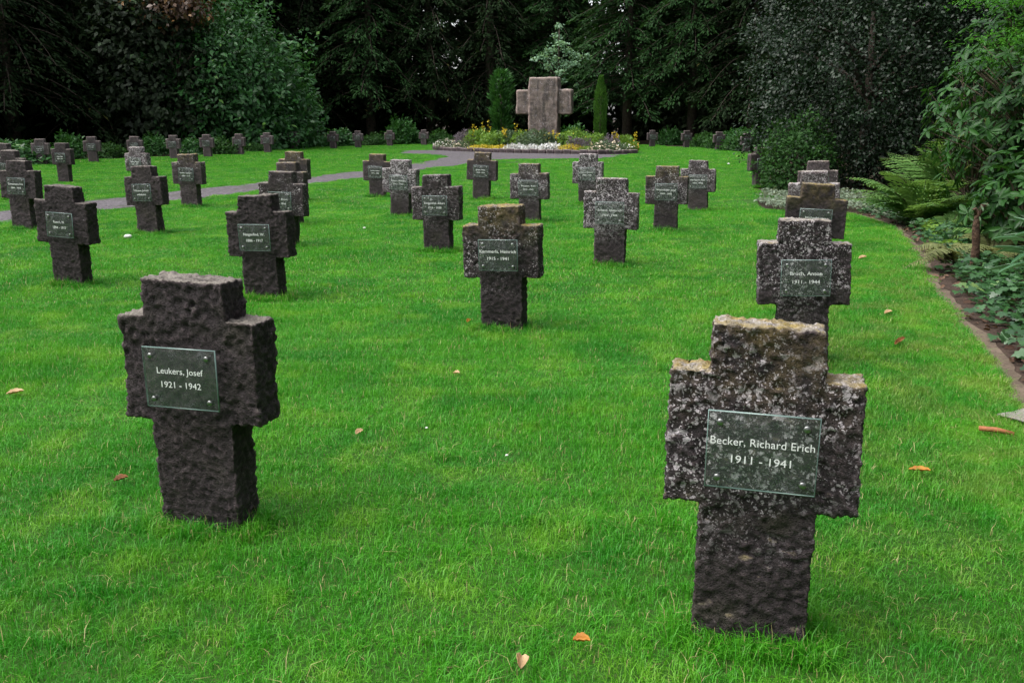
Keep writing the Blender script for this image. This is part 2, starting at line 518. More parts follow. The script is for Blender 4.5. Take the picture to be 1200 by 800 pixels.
# trodden earth strip where lawn meets the planted bed, and the bed's soil beyond it
edge_in = np.array(EDGE[:8] + [(2.35, 3.6), (2.2, 2.0), (2.1, -3.0)])
_s = np.concatenate([[0], np.cumsum(np.linalg.norm(np.diff(edge_in, axis=0), axis=1))])
_u = np.arange(0, _s[-1], .12)
edge_in = np.stack([np.interp(_u, _s, edge_in[:, 0]), np.interp(_u, _s, edge_in[:, 1])], 1)
for _k in range(4): edge_in[1:-1] = (edge_in[:-2] + edge_in[2:] + 2 * edge_in[1:-1]) / 4
edge_in[:, 0] += np.array([.05 * mnoise.noise(Vector((0, y * 2.2, 0))) + .025 * mnoise.noise(Vector((3, y * 7, 0))) for y in edge_in[:, 1]])
wid = np.array([.12 + .10 * mnoise.noise(Vector((9, y * 1.7, 2))) + .05 * mnoise.noise(Vector((5, y * 6, 2))) for y in edge_in[:, 1]])
tan = np.gradient(edge_in, axis=0); nrm = unit(np.stack([-tan[:, 1], tan[:, 0]], 1))
nrm *= np.sign(nrm[:, :1])
strip = [tuple(p) for p in edge_in - nrm * .03] + [tuple(p) for p in (edge_in + nrm * wid[:, None])[::-1]]
sheet("planting_bed", [tuple(p) for p in edge_in] + [(30, -3), (30, 24), (9, 20)], 0.004, M_SOIL)
sheet("earth_edge", strip, 0.008, M_CLAY)

# ------------------------------------------------------------------ gravestones
YAW = math.radians(-16)                                    # faces are turned a little to the left of the camera
LATT = {}


def cross_mesh(name, res, seed, H, W=.60, T=.155, stem_w=.34, head=.145, arm=.40, mat=None, rough=1.0, arm_t=None, bury=.06, rnd=3):
    """hewn stone cross as one closed skin: the boundary of a block lattice, edges rounded, faces hewn"""
    r = random.Random(seed)
    sw = stem_w * r.uniform(.97, 1.03); W = W * r.uniform(.97, 1.03)
    z_arm0, z_arm1 = H - head - arm, H - head
    def axis(br):
        out = [br[0]]
        for a, b in zip(br[:-1], br[1:]):
            k = max(1, int(round((b - a) / res)))
            out += [a + (b - a) * (i + 1) / k for i in range(k)]
        return np.array(out)
    hw = sw * r.uniform(.95, 1.0)
    xs = axis([-W / 2, -sw / 2, sw / 2, W / 2])
    zs = axis([-bury, z_arm0, z_arm1, H])
    if arm_t: ys = axis([-T / 2, -arm_t / 2, arm_t / 2, T / 2])
    else: ys = axis([-T / 2, T / 2])
    cx, cy, cz = (xs[1:] + xs[:-1]) / 2, (ys[1:] + ys[:-1]) / 2, (zs[1:] + zs[:-1]) / 2
    X, Y, Z = np.meshgrid(cx, cy, cz, indexing='ij')
    occ = (np.abs(X) < sw / 2) | ((Z > z_arm0) & (Z < z_arm1) & (np.abs(Y) < (arm_t or T) / 2))
    nx, ny, nz = len(xs), len(ys), len(zs)
    pad = np.pad(occ, 1)
    quads = []
    def vid(i, j, k): return (i * ny + j) * nz + k
    for ax in range(3):
        for s in (-1, 1):
            nb = np.roll(pad, -s, axis=ax)[1:-1, 1:-1, 1:-1]
            i, j, k = np.nonzero(occ & ~nb)
            d = [i, j, k]
            o = 1 if s > 0 else 0
            a1, a2 = (ax + 1) % 3, (ax + 2) % 3
            c = []
            for (u, v) in ((0, 0), (1, 0), (1, 1), (0, 1)):
                e = [d[0].copy(), d[1].copy(), d[2].copy()]
                e[ax] += o; e[a1] += u; e[a2] += v
                c.append(vid(*e))
            q = np.stack(c, 1)
            quads.append(q if s > 0 else q[:, ::-1])
    Q = np.vstack(quads)
    used, inv = np.unique(Q, return_inverse=True)
    Q = inv.reshape(Q.shape)
    i, rem = np.divmod(used, ny * nz); j, k = np.divmod(rem, nz)
    V = np.stack([xs[i], ys[j], zs[k]], 1)
    # head slightly narrower, arms not perfectly level
    ed = np.vstack([Q[:, [0, 1]], Q[:, [1, 2]], Q[:, [2, 3]], Q[:, [3, 0]]])
    for _ in range(rnd):
        S = np.zeros_like(V); C = np.zeros(len(V))
        np.add.at(S, ed[:, 0], V[ed[:, 1]]); np.add.at(C, ed[:, 0], 1)
        V = V * .5 + .5 * S / C[:, None]
    tl = [r.uniform(-.025, .025) for _ in range(4)]
    V[:, 2] += np.where(V[:, 2] > z_arm1 - .08, V[:, 0] * tl[0], 0) * np.clip((V[:, 2] - z_arm1 + .08) / .08, 0, 1)
    V[:, 0] += V[:, 2] * tl[1] * .5
    V[:, 0] *= 1 - .05 * np.clip((V[:, 2] - z_arm1) / head, 0, 1)
    me = mesh_np(name, V, Q, mat, True)
    nr = np.empty(len(V) * 3, dtype=np.float32); me.vertices.foreach_get("normal", nr); nr = nr.reshape(-1, 3)
    off = Vector((seed * 7.13, seed * 3.31, seed * 1.77))
    D = np.zeros(len(V)); Lf = np.zeros((len(V), 3))
    fine = res < .016
    for a in range(len(V)):
        p = Vector(V[a]) + off
        d = .006 * mnoise.noise(p * 6.0)
        if res < .03:
            w = p + mnoise.noise_vector(p * 14) * .018
            f = mnoise.voronoi(Vector((w.x * 24, w.y * 24, w.z * 30)))[0]
            d += .011 * (min(f[1] - f[0], .5) - .3) * (.4 + 1.2 * abs(mnoise.noise(p * 4)))             # flat chips broken by sharp grooves
            d -= .012 * abs(mnoise.noise(w * 18))
            d += .009 * (.5 - abs(mnoise.noise(w * 44)))
        if fine: d += .005 * mnoise.noise(p * 90)
        D[a] = d
        Lf[a] = mnoise.noise_vector(p * 2.6)
    V = V + nr * (D * rough * (1.22 if fine else 1.1))[:, None] + Lf * (.009 * rough)
    me.vertices.foreach_set("co", V.astype(np.float32).ravel()); me.update()
    return me


def rounded_plate(w, h, t, edge_mat):
    """glass pane with chamfered rim: faces glass, rim polished"""
    c = .0025
    P = []
    for z, ins in ((-t / 2, c), (-t / 2 + c, 0), (t / 2 - c, 0), (t / 2, c)):
        for sx, sz in ((-1, -1), (1, -1), (1, 1), (-1, 1)):
            P.append((sx * (w / 2 - ins), z, sz * (h / 2 - ins)))
    q = [[0, 1, 2, 3], [15, 14, 13, 12]]
    for l in range(3):
        for s in range(4):
            q.append([l * 4 + s, l * 4 + 4 + s, l * 4 + 4 + (s + 1) % 4, l * 4 + (s + 1) % 4])
    me = mesh_np("name_plate", np.array(P), np.array(q), GLASS)
    me.materials.append(edge_mat)
    me.polygons.foreach_set("material_index", np.array([0, 0] + [1] * 12, dtype=np.int32))
    me.update()
    return me


PLATE = rounded_plate(.312, .236, .009, M_EDGE)
PLATE_BIG = rounded_plate(.318, .238, .009, M_EDGE)


def bolt_mesh():
    p = Parts()
    pr = [(.0, .007), (.026, .007), (.026, .0105), (.031, .0105), (.033, .009)]
    p.tube([(0, -a, 0) for a, _ in pr], [b for _, b in pr], 12)
    return p.mesh("bolt", M_STEEL, False)


BOLT = bolt_mesh()


def text_mesh(body, size, width=None):
    cu = bpy.data.curves.new("lettering", 'FONT')
    cu.body, cu.size, cu.align_x, cu.align_y = body, size, 'CENTER', 'CENTER'
    cu.extrude, cu.offset = .0003, -.00005
    cu.resolution_u = 3
    o = bpy.data.objects.new("tmp", cu)
    col.objects.link(o)
    bpy.context.view_layer.update()
    me = bpy.data.meshes.new_from_object(o.evaluated_get(bpy.context.evaluated_depsgraph_get()))
    bpy.data.objects.remove(o); bpy.data.curves.remove(cu)
    me.name = "lettering"
    me.materials.clear(); me.materials.append(M_PAINT)
    if width:
        co = np.empty(len(me.vertices) * 3, dtype=np.float32); me.vertices.foreach_get("co", co); co = co.reshape(-1, 3)
        w = np.ptp(co[:, 0]); co[:, 0] *= width / w
        me.vertices.foreach_set("co", co.ravel()); me.update()
    return me


def gravestone(x, y, yaw, H, seed, res, label, mat, group, lines=None, plate=True, bolts=True, lean=(0, 0), big=False, W=.60, txw=None, plate_dx=0.0):
    t = empty("gravestone_cross", (x, y, 0), yaw)
    t.rotation_euler = (lean[0], lean[1], yaw)
    tag(t, label, "gravestone", group)
    link("stone_cross", cross_mesh("stone_cross", res, seed, H, W=W, mat=mat, rnd=1), t)
    if plate:
        zc = H - .365
        pl = link("name_plate", PLATE_BIG if big else PLATE, t, (plate_dx, -.0775 - .036, zc))
        w, h = (.318, .238) if big else (.312, .236)
        if bolts:
            for sx in (-1, 1):
                for sz in (-1, 1):
                    link("bolt", BOLT, pl, (sx * (w / 2 - .037), .022, sz * (h / 2 - .034)))
        if lines:
            for i, (s, z) in enumerate(zip(lines, (.028, -.026))):
                tm = text_mesh(s, .034, (txw[i] if txw else None))
                link("lettering", tm, pl, (0, -.0056, z), (math.pi / 2, 0, 0))
    return t


ROWG = "stone crosses standing in rows on the lawn"
BACKG = "small stone crosses along the wooded edge"
# label, pixel x, pixel y of the foot (or None: top pixel y of a stone whose foot is hidden), height, white, ochre, pale, tone, name lines, resolution
S = [
 ("large stone cross nearest the camera at right, white lichen spots and yellowed top", 876, 741, None, .955, .66, .70, 1.0, .9, ("Becker, Richard Erich", "1911 - 1941"), .0085, (.295, .17)),
 ("bare dark grey stone cross in the left foreground, its top flat with painted skylight", 234, 609, None, .95, 0, .0, .5, 1.0, ("Leukers, Josef", "1921 - 1942"), .0085, (.20, .172)),
 ("dark cross with brown mossy cap standing alone in the middle of the lawn", 588, 380, None, .90, .50, .85, .4, .72, ("Kemmerls, Heinrich", "1915 - 1941"), .011, (.29, .17)),
 ("lichen-speckled cross with pale top directly behind the nearest right-hand cross", 950, None, 258, .90, .62, .15, 1.0, .75, ("Brüch, Anton", "1911 - 1944"), .011, (.20, .17)),
 ("plain charcoal cross with deeply hewn face behind the left foreground cross", 307, 345, None, .88, 0, 0, .25, .75, ("Neigenfind, W.", "1886 - 1917"), .011, (.21, .165)),
 ("large plain dark cross near the left edge, in the second row", 79, 329, None, .91, .10, 0, .1, .8, ("Roesch, W.", "1894 - 1917"), .012, (.13, .155)),
 ("reddish brown cross with yellow-topped head, third in the right-hand file", 956, None, 215, .90, .08, .75, .3, .75, ("Nöthenbäumer", "1920 - 1945"), .014, (.2, .165)),
 ("pale grey cross fourth in the right-hand file, mostly hidden by the one before", 957, None, 200, .90, .75, .1, .9, 1.5, None, .02, None),
 ("faded cream-topped cross at the back of the right-hand file under the holly", 961, None, 188.5, .90, .3, .3, 1.0, 1.5, None, .02, None),
 ("heavily white-crusted cross right of the lone middle cross, bare stem below", 713, 307, None, .90, .82, .25, .5, .9, ("Schenk, Heinrich", "1921 - 1944"), .014, (.26, .165)),
 ("dark cross with orange-brown capped head between the crusted cross and the holly", 779, 267, None, .875, .60, .80, .3, .85, ("Wiesenhöfer, Josef", "1909 - 1942"), .016, (.28, .165)),
 ("greyish cross last of its file, half behind the orange-capped cross", 817, 244, None, .82, .66, .2, .6, 1.2, ("Hermanns, Paul", "1916 - 1943"), .018, (.25, .165)),
 ("dark cross left of centre with white flecks on its lower left arm", 512, 291, None, .88, .55, .0, .2, .85, ("Dingenthal, Albert", "1916 - 1938"), .014, (.26, .165)),
 ("mottled grey cross in the middle with ochre streak on its narrow head", 620, 257, None, .85, .66, .55, .5, 1.15, ("Meissen, Karl", "1913 - 1942"), .018, (.22, .165)),
 ("blotchy black and white cross just below the right end of the flower bed", 688, 236, None, .88, .92, .15, .4, .85, ("Peters, Johann", "1908 - 1944"), .018, (.22, .165)),
 ("white-blotched cross half hiding the ochre cross on its left, near the path", 468, 250, None, .87, .92, .0, .3, 1.0, ("Schmitz, Wilhelm", "1912 - 1941"), .018, (.25, .165)),
 ("brown ochre-topped cross in front of the left end of the flower bed", 563, 231, None, .87, .35, .75, .6, 1.15, ("Jansen, Peter", "1919 - 1944"), .018, (.2, .165)),
 ("small ochre cross by the path bend, partly covered by the blotched cross", 441, 228, None, .82, .35, .85, .6, 1.15, ("Lenzen, Hubert", "1915 - 1942"), .02, (.2, .165)),
 ("plain purplish grey cross standing before the path, white pebble at its foot", 173, 270, None, .89, .0, .0, .2, 1.0, ("Tillmann, Johann", "unbekannt"), .014, (.25, .15)),
 ("rough tan-topped cross on the near side of the path in the left part", 222, 239, None, .90, .35, .60, .8, 1.25, ("Vossen, Gerhard", "1890 - 1918"), .016, (.24, .165)),
 ("lichen-flecked cross rising behind the deeply hewn charcoal cross", 330, None, 201, .89, .45, .15, .3, .85, ("Krüger, Ernst", "1888 - 1916"), .016, (.22, .165)),
 ("low cream-capped cross second behind the hewn charcoal cross, mostly hidden", 338, None, 190, .89, .25, .40, .7, 1.15, None, .02, None),
 ("ochre-headed cross last behind the hewn charcoal cross, next to the path", 345, None, 177.5, .90, .4, .85, .6, 1.1, None, .02, None),
 ("grey cross at the left edge on the near side of the path", 25, 265, None, .94, .15, .0, .3, 1.0, ("Zimmermann, Fritz", "1894 - 1918"), .014, (.26, .165)),
 ("grey cross cut by the left frame edge, behind the taller edge cross", 11, None, 176, .92, .15, .0, .5, 1.15, None, .018, None),
 ("dark cross beyond the path at left, standing apart on the grass", 74, 211, None, .92, .0, .0, .2, .95, ("Hahn, Otto", "1893 - 1917"), .02, (.18, .165)),
 ("pale speckled cross beyond the path rising behind the purplish cross", 161, None, 172, .90, .80, .0, .7, 1.35, ("Weber, August", "1891 - 1917"), .02, (.22, .165)),
 ("weathered cross at the far left edge behind the others, only one shoulder showing", 3, None, 168, .92, .2, .0, .5, 1.1, None, .02, None),
]
STONES = []
for i, (lab, x, foot, top, H, wh, oc, pa, tone, lines, res, txw) in enumerate(S):
    H += .055
    X, Y = ground(x, foot, .05) if foot else ground(x, top, H)
    yaw = YAW + math.radians(random.uniform(-2.5, 2.5))
    if i == 0: yaw = math.radians(-15)
    if i == 1: yaw = math.radians(-16)
    if i == 3: yaw = math.radians(-11)
    mat = stone_mat("basalt_%02d" % i, i + 1, wh, oc, tone, pa)
    X += .078 * math.sin(-yaw) * (1 if foot else 0); Y += .078 * math.cos(yaw) * (1 if foot else 0)
    gravestone(X, Y, yaw, H, i + 1, res, lab, mat, ROWG, lines, big=(i in (0, 1)), txw=txw,
               W=(.548, .57)[i] if i < 2 else .60, lean=(math.radians(random.uniform(-1.6, 1.6)), math.radians(random.uniform(-1.8, 1.8))))
    STONES.append((X, Y, yaw, .36, .2))
FAR = [(50, 193), (110, 190), (160, 187.5), (205, 186), (244, 184), (281, 181), (314, 179), (345, 174.6), (391, 174), (420, 173), (457, 171), (497, 170), (764, 172), (804, 173), (842, 176), (874, 178), (890, 219)]
ords = ["first", "second", "third", "fourth", "fifth", "sixth", "seventh", "eighth", "ninth", "tenth", "eleventh", "twelfth"]
for i, (x, y) in enumerate(FAR):
    X, Y = ground(x, y)
    if i < 12: lab = "small weathered cross before the shrubs, %s from left along the wooded edge" % ords[i]
    elif i < 16: lab = "small weathered cross in the shade right of the flower bed, %s from the bed" % ords[i - 12]
    else: lab = "brown cross almost swallowed by the holly bush at the lawn edge"
    mat = stone_mat("far_basalt_%02d" % i, 40 + i, .35 if i % 3 == 0 else 0, 0, 1.55 if i < 12 else 1.2, .3)
    yw = math.radians(-16 + (18 if x < 200 else 0) + random.uniform(-5, 5)) if i < 12 else math.radians(10 + random.uniform(-5, 5))
    gravestone(X, Y, yw, .90 + random.uniform(-.03, .03), 60 + i, .03, lab, mat, BACKG, ("Müller, Josef", "1914 - 1944") if i < 3 else None, True, bolts=False, W=.62, txw=(.2, .16))
    STONES.append((X, Y, yw, .36, .2))

# ------------------------------------------------------------------ memorial cross and flower bed
MY = 48.0
mx, _z = at_depth(638, 150, MY)
mt = empty("memorial_cross", (mx, MY, .1), math.radians(-14))
tag(mt, "tall massive granite memorial cross rising from the flower bed", "monument")
M_MEM = stone_mat("granite", 33, .35, 0, 1.0, .3, (.135, .108, .096), True)
zt = at_depth(638, 91, MY)[1] - .1
za1 = at_depth(638, 105, MY)[1] - .1; za0 = at_depth(638, 134, MY)[1] - .1
link("stone_cross", cross_mesh("memorial_stone", .07, 90, zt, W=2.85, T=.95, stem_w=1.5, head=zt - za1, arm=za1 - za0, mat=M_MEM, rough=3.0, arm_t=.66, bury=.2, rnd=2), mt)


def cloud(n, rx, ry, rz, thick=.35, half=False, lump=.25, lscale=1.2, seed=0):
    """points through the outer part of a lumpy ellipsoid, with outward directions"""
    r = np.random.default_rng(seed)
    d = rand_dirs(n, r)
    if half: d[:, 2] = np.abs(d[:, 2])
    k = 1 - thick * r.random(n) ** 1.6
    off = Vector((seed * 3.1, seed * 1.3, seed * .7))
    R = np.array([rx, ry, rz])
    lm = np.array([mnoise.noise(Vector(v) * 2.2 * lscale + off) + .5 * mnoise.noise(Vector(v) * 5 * lscale + off) for v in d])
    k = k * (1 + lump * lm)
    P = d * R * k[:, None]
    O = unit(d / R)
    return P, O, lm, r


def leaf_blob(name, n, dims, mat, L, asp, seed, thick=.4, half=False, lump=.25, lscale=1.2, droop=.3, tmpl=LEAF4, flat=.5, center=(0, 0, 0), zmin=None):
    P, O, lm, r = cloud(n, *dims, thick, half, lump, lscale, seed)
    D = unit(O * .6 + rand_dirs(n, r) * .8 + np.array([0, 0, -droop]))
    cs = 2.6 / max(.6, min(dims)) ** .5
    cl = np.array([mnoise.noise_vector(Vector(p) * cs + Vector((seed, 0, 0))) for p in P])
    Nn = unit(O * .6 + rand_dirs(n, r) * (1 - flat) * .5 + cl * .8 + np.array([0, 0, flat]))
    P = P + cl * .12 * min(dims) + np.array(center)
    if zmin is not None:
        k = P[:, 2] > zmin
        P, D, Nn, lm = P[k], D[k], Nn[k], lm[k]
    n = len(P)
    ll = L * r.uniform(.65, 1.3, n)
    tint = np.clip(r.beta(2, 2.4, n) + .25 * lm, 0, 1)
    return leaf_mesh(name, P, D, Nn, ll, ll * asp, tint, mat, tmpl)


def bed_pos(px, back):
    """a place in the bed: pixel column and metres behind the front kerb"""
    bx = np.array([p[0] for p in bed_front_px]); by = np.array([p[1] for p in BEDF])
    Y = float(np.interp(px, bx, by[:, ] if by.ndim == 1 else by[:, 1])) + back
    return at_depth(px, 170, Y)[0], Y


def petals(name, n, dims, center, mat, size, seed, zbias=.6):
    r = np.random.default_rng(seed)
    d = rand_dirs(n, r); d[:, 2] = np.abs(d[:, 2]) * (1 - zbias) + zbias * r.random(n)
    P = d * np.array(dims) * r.uniform(.85, 1.12, (n, 1)) + np.array(center)
    D = rand_dirs(n, r); Nn = unit(rand_dirs(n, r) + np.array([0, -.5, .8]))
    ll = size * r.uniform(.6, 1.2, n)
    return leaf_mesh(name, P, D, Nn, ll, ll * .8, r.random(n), mat)


M_WHITE_F = leaf_mat("white_petals", (.55, .53, .45), (.82, .81, .76), .6, .3, .2)
M_CREAM_F = leaf_mat("cream_petals", (.62, .48, .36), (.80, .74, .58), .6, .3, .2)
M_YELLOW_F = leaf_mat("yellow_petals", (.50, .36, .02), (.66, .52, .05), .6, .3, .2)
M_GOLD = leaf_mat("golden_cushion", (.34, .29, .02), (.58, .47, .04), .6, .3, .25)
M_SILVER = leaf_mat("silver_felt_leaves", (.50, .51, .52), (.74, .75, .76), .7, .2, .15)
M_LIME = leaf_mat("lime_leaves", (.07, .17, .02), (.20, .34, .05), .5, .35, .3)
M_GREYGR = leaf_mat("grey_green_leaves", (.045, .085, .045), (.12, .18, .09), .6, .3, .25)
M_MAUVE = leaf_mat("mauve_spikes", (.10, .085, .11), (.20, .17, .20), .7, .2, .2)
M_ORANGE_F = leaf_mat("orange_petals", (.55, .22, .02), (.66, .38, .05), .6, .3, .2)


def bed_plant(name, px, back, w, h, leafmat, label, cat="plant", flower=None, fsize=.07, nf=0, spikes=0, leaf=.10, seed=0, d=None, asp=.4, n=None, zb=.6):
    h *= .72
    X, Y = bed_pos(px, back)
    t = empty(name, (X, Y, .1)); tag(t, label, cat, "plants in the memorial flower bed")
    d = d or w
    n = n or int(1600 * max(.4, w * h))
    link("foliage", leaf_blob("foliage", n, (w / 2, d / 2, h), leafmat, leaf, asp, seed + 200, .5, True, .2, 1.5, -.5 if spikes else 0, flat=.2), t)
    if flower: link("blossoms", petals("blossoms", int(nf * (.35 if flower == M_YELLOW_F and w > .9 and h > .5 else 1.0)), (w / 2, d / 2, h), (0, 0, .02), flower, fsize, seed, zb), t)
    if spikes:
        r = np.random.default_rng(seed + 5)
        p = []; 
        for k in range((spikes + 1) // 2):
            bx, by = r.uniform(-w * .42, w * .42), r.uniform(-d * .3, d * .3)
            hh = h * r.uniform(.95, 1.55)
            m = 16
            zz = np.linspace(h * .7, hh, m)
            p.append(np.stack([bx + r.normal(0, .03, m), by + r.normal(0, .03, m), zz], 1))
        P = np.vstack(p); k = len(P)
        link("flower_spikes", leaf_mesh("flower_spikes", P, unit(rand_dirs(k, r) + np.array([0, 0, .5])), rand_dirs(k, r), .10, .07, r.random(k), flower or leafmat), t)
    return t


bed_plant("flowering_plant", 522, .7, 1.15, .62, M_GREYGR, "white-flowered clump at the left end of the flower bed", "flowers", M_WHITE_F, .085, 130, 0, .09, 1)
bed_plant("flowering_plant", 540, .9, .9, .50, M_GREYGR, "cream-flowered clump beside the white flowers at the bed's left end", "flowers", M_CREAM_F, .085, 90, 0, .09, 2)
bed_plant("golden_cushion", 566, .45, 1.4, .30, M_GOLD, "low golden yellow cushion plant left in the bed front", "flowers", M_YELLOW_F, .05, 300, 0, .07, 3, .7)
bed_plant("golden_cushion", 588, .45, 1.1, .33, M_GOLD, "golden yellow cushion plant touching the silver foliage on its right", "flowers", M_YELLOW_F, .05, 240, 0, .07, 4, .7)
bed_plant("silver_plant", 604, .4, 1.0, .36, M_SILVER, "silvery white foliage plant left of two at the bed front", "plant", None, 0, 0, 0, .13, 5, .7, .35, 900)
bed_plant("silver_plant", 624, .4, 1.1, .30, M_SILVER, "silvery white foliage plant in the middle of the bed front", "plant", None, 0, 0, 0, .13, 6, .7, .35, 900)
bed_plant("silver_plant", 645, .4, 1.05, .42, M_SILVER, "silvery white foliage plant right in front of the memorial stone", "plant", None, 0, 0, 0, .14, 7, .7, .35, 1000)
bed_plant("golden_cushion", 669, .5, 1.3, .42, M_GOLD, "rounded golden cushion plant right of the silver foliage", "flowers", M_YELLOW_F, .05, 260, 0, .07, 8, .8)
bed_plant("lime_cushion", 689, .6, 1.1, .30, M_LIME, "low lime green cushion beside the rounded golden plant", "plant", None, 0, 0, 0, .07, 9, .8)
bed_plant("flowering_plant", 707, .6, 1.35, .62, M_GREYGR, "cream rose-like flowers on dark foliage near the bed's right end", "flowers", M_CREAM_F, .12, 70, 0, .10, 10)
bed_plant("flowering_plant", 727, .6, 1.25, .52, M_GREYGR, "white-dotted low flowers at the right end of the bed", "flowers", M_WHITE_F, .10, 50, 0, .10, 11)
bed_plant("flowering_plant", 740, .9, .7, .50, M_LIME, "orange-yellow flowers at the outer right corner of the bed", "flowers", M_ORANGE_F, .10, 60, 0, .10, 12)
bed_plant("grey_shrub", 545, 2.0, 1.3, 1.15, M_MAUVE, "grey brown feathery shrub behind the white flowers", "shrub", None, 0, 0, 0, .14, 13, None, .3)
bed_plant("flowering_shrub", 560, 2.4, 1.6, 1.25, M_LIME, "green shrub with yellow spikes at the left of the bed", "shrub", M_YELLOW_F, .08, 40, 7, .13, 14)
bed_plant("flowering_shrub", 581, 1.9, 1.7, 1.15, M_LIME, "fresh green rounded shrub below the left columnar yew", "shrub", None, 0, 0, 0, .13, 15)
bed_plant("flowering_shrub", 596, 2.4, 1.5, 1.2, M_GREYGR, "dark shrub with yellow spikes just left of the memorial", "shrub", M_YELLOW_F, .08, 30, 8, .13, 16)
bed_plant("flowering_shrub", 627, 1.5, 1.9, 1.25, M_GREYGR, "blue green bush with yellow dots right before the memorial stem", "shrub", M_YELLOW_F, .08, 55, 0, .14, 17)
bed_plant("flowering_shrub", 612, 2.1, 1.2, 1.2, M_LIME, "yellow green bush at the memorial's left foot", "shrub", M_YELLOW_F, .08, 60, 3, .12, 18)
bed_plant("flowering_shrub", 652, 2.0, 1.1, 1.0, M_GREYGR, "grey green bush at the memorial's right foot with tall yellow stems", "shrub", M_YELLOW_F, .08, 30, 5, .13, 19)
bed_plant("flowering_shrub", 673, 2.2, 1.8, 1.25, M_LIME, "bright green yellow-flecked shrub right of the memorial", "shrub", M_YELLOW_F, .08, 60, 0, .13, 20)
bed_plant("lavender", 680, 1.3, 1.5, .75, M_MAUVE, "mauve grey lavender in front of the bright shrub", "plant", None, 0, 0, 10, .12, 21, None, .25)
bed_plant("flowering_shrub", 697, 2.1, 1.5, 1.05, M_LIME, "yellow green shrub below the narrow thuja column", "shrub", M_YELLOW_F, .08, 45, 0, .12, 22)
bed_plant("lavender", 713, 1.5, 1.2, .85, M_MAUVE, "mauve grey lavender behind the cream flowers", "plant", None, 0, 0, 10, .12, 23, None, .25)
bed_plant("flowering_shrub", 731, 1.6, 1.3, .95, M_LIME, "green plant with tall golden spires at the bed's right", "shrub", M_YELLOW_F, .08, 25, 6, .12, 24)
# low stone edging along the bed front
ek = empty("bed_edging", (0, 0, 0)); tag(ek, "low dark stone edging along the front of the flower bed", "kerb")
M_KERB = stone_mat("kerb_stone", 77, .3, 0, 1.3, .6)
pts = np.array(BEDF); seg = np.linalg.norm(np.diff(pts, axis=0), axis=1); cum = np.concatenate([[0], np.cumsum(seg)])
s_, ki = 0.0, 0
kbase = cross_mesh("edging_stone", .06, 99, .20, W=.36, T=.14, stem_w=.35, head=.04, arm=.1, mat=M_KERB, rough=.7, bury=.06, rnd=1)
while s_ < cum[-1]:
    x, y = np.interp(s_ + .2, cum, pts[:, 0]), np.interp(s_ + .2, cum, pts[:, 1])
    k = min(np.searchsorted(cum, s_ + .2, side='right') - 1, len(seg) - 1)
    d = pts[k + 1] - pts[k]
    o = link("edging_stone", kbase, ek, (x, y - .09, random.uniform(-.03, .01)), (0, random.uniform(-.06, .06), math.atan2(d[1], d[0]) + random.uniform(-.05, .05)))
    o.scale = (random.uniform(1.0, 1.15), 1, 1)
    s_ += .41; ki += 1


def column_tree(name, px, ytop, Y, w, mat, label, loose, seed, n):
    X, _ = at_depth(px, 160, Y); h = at_depth(px, ytop, Y)[1] - .1
    t = empty(name, (X, Y, .1)); tag(t, label, "tree")
    p = Parts(); p.tube([(0, 0, -.15), (0.02, 0, h * .5), (0, 0, h * .9)], [.07, .05, .015], 6); link("trunk", p.mesh("trunk", M_BARK), t)
    r = np.random.default_rng(seed)
    z = r.random(n) ** .85
    prof = (w / 2) * np.minimum(1, (1 - z) * (3.2 if not loose else 6) + .12) * (0.72 + .28 * z if loose else 1.0)
    th = r.uniform(0, 2 * math.pi, n); rad = prof * np.sqrt(r.random(n)) ** .5
    lum = np.array([mnoise.noise(Vector((math.cos(a) * 1.2, math.sin(a) * 1.2, q * h * 1.6 + seed))) for a, q in zip(th, z)])
    rad = rad * (1 + .35 * lum * (2.2 if loose else .6))
    P = np.stack([rad * np.cos(th), rad * np.sin(th), z * h * .97 + .05], 1)
    D = np.stack([np.cos(th), np.sin(th), np.full(n, .9 if loose else 2.0)], 1) + rand_dirs(n, r) * .35
    L = .34 if loose else .15
    link("crown", leaf_mesh("crown", P, D, rand_dirs(n, r), L * r.uniform(.7, 1.2, n), L * .28, np.clip(.5 + .5 * lum + r.normal(0, .2, n), 0, 1), mat), t)


column_tree("columnar_yew", 587, 83, 50.0, 1.0, M_YEW, "loose dark upright yew left of the memorial cross", True, 3, 1500)
column_tree("columnar_thuja", 703, 89, 49.0, .60, M_THUJA, "slim bright column of thuja right of the memorial cross", False, 4, 3200)


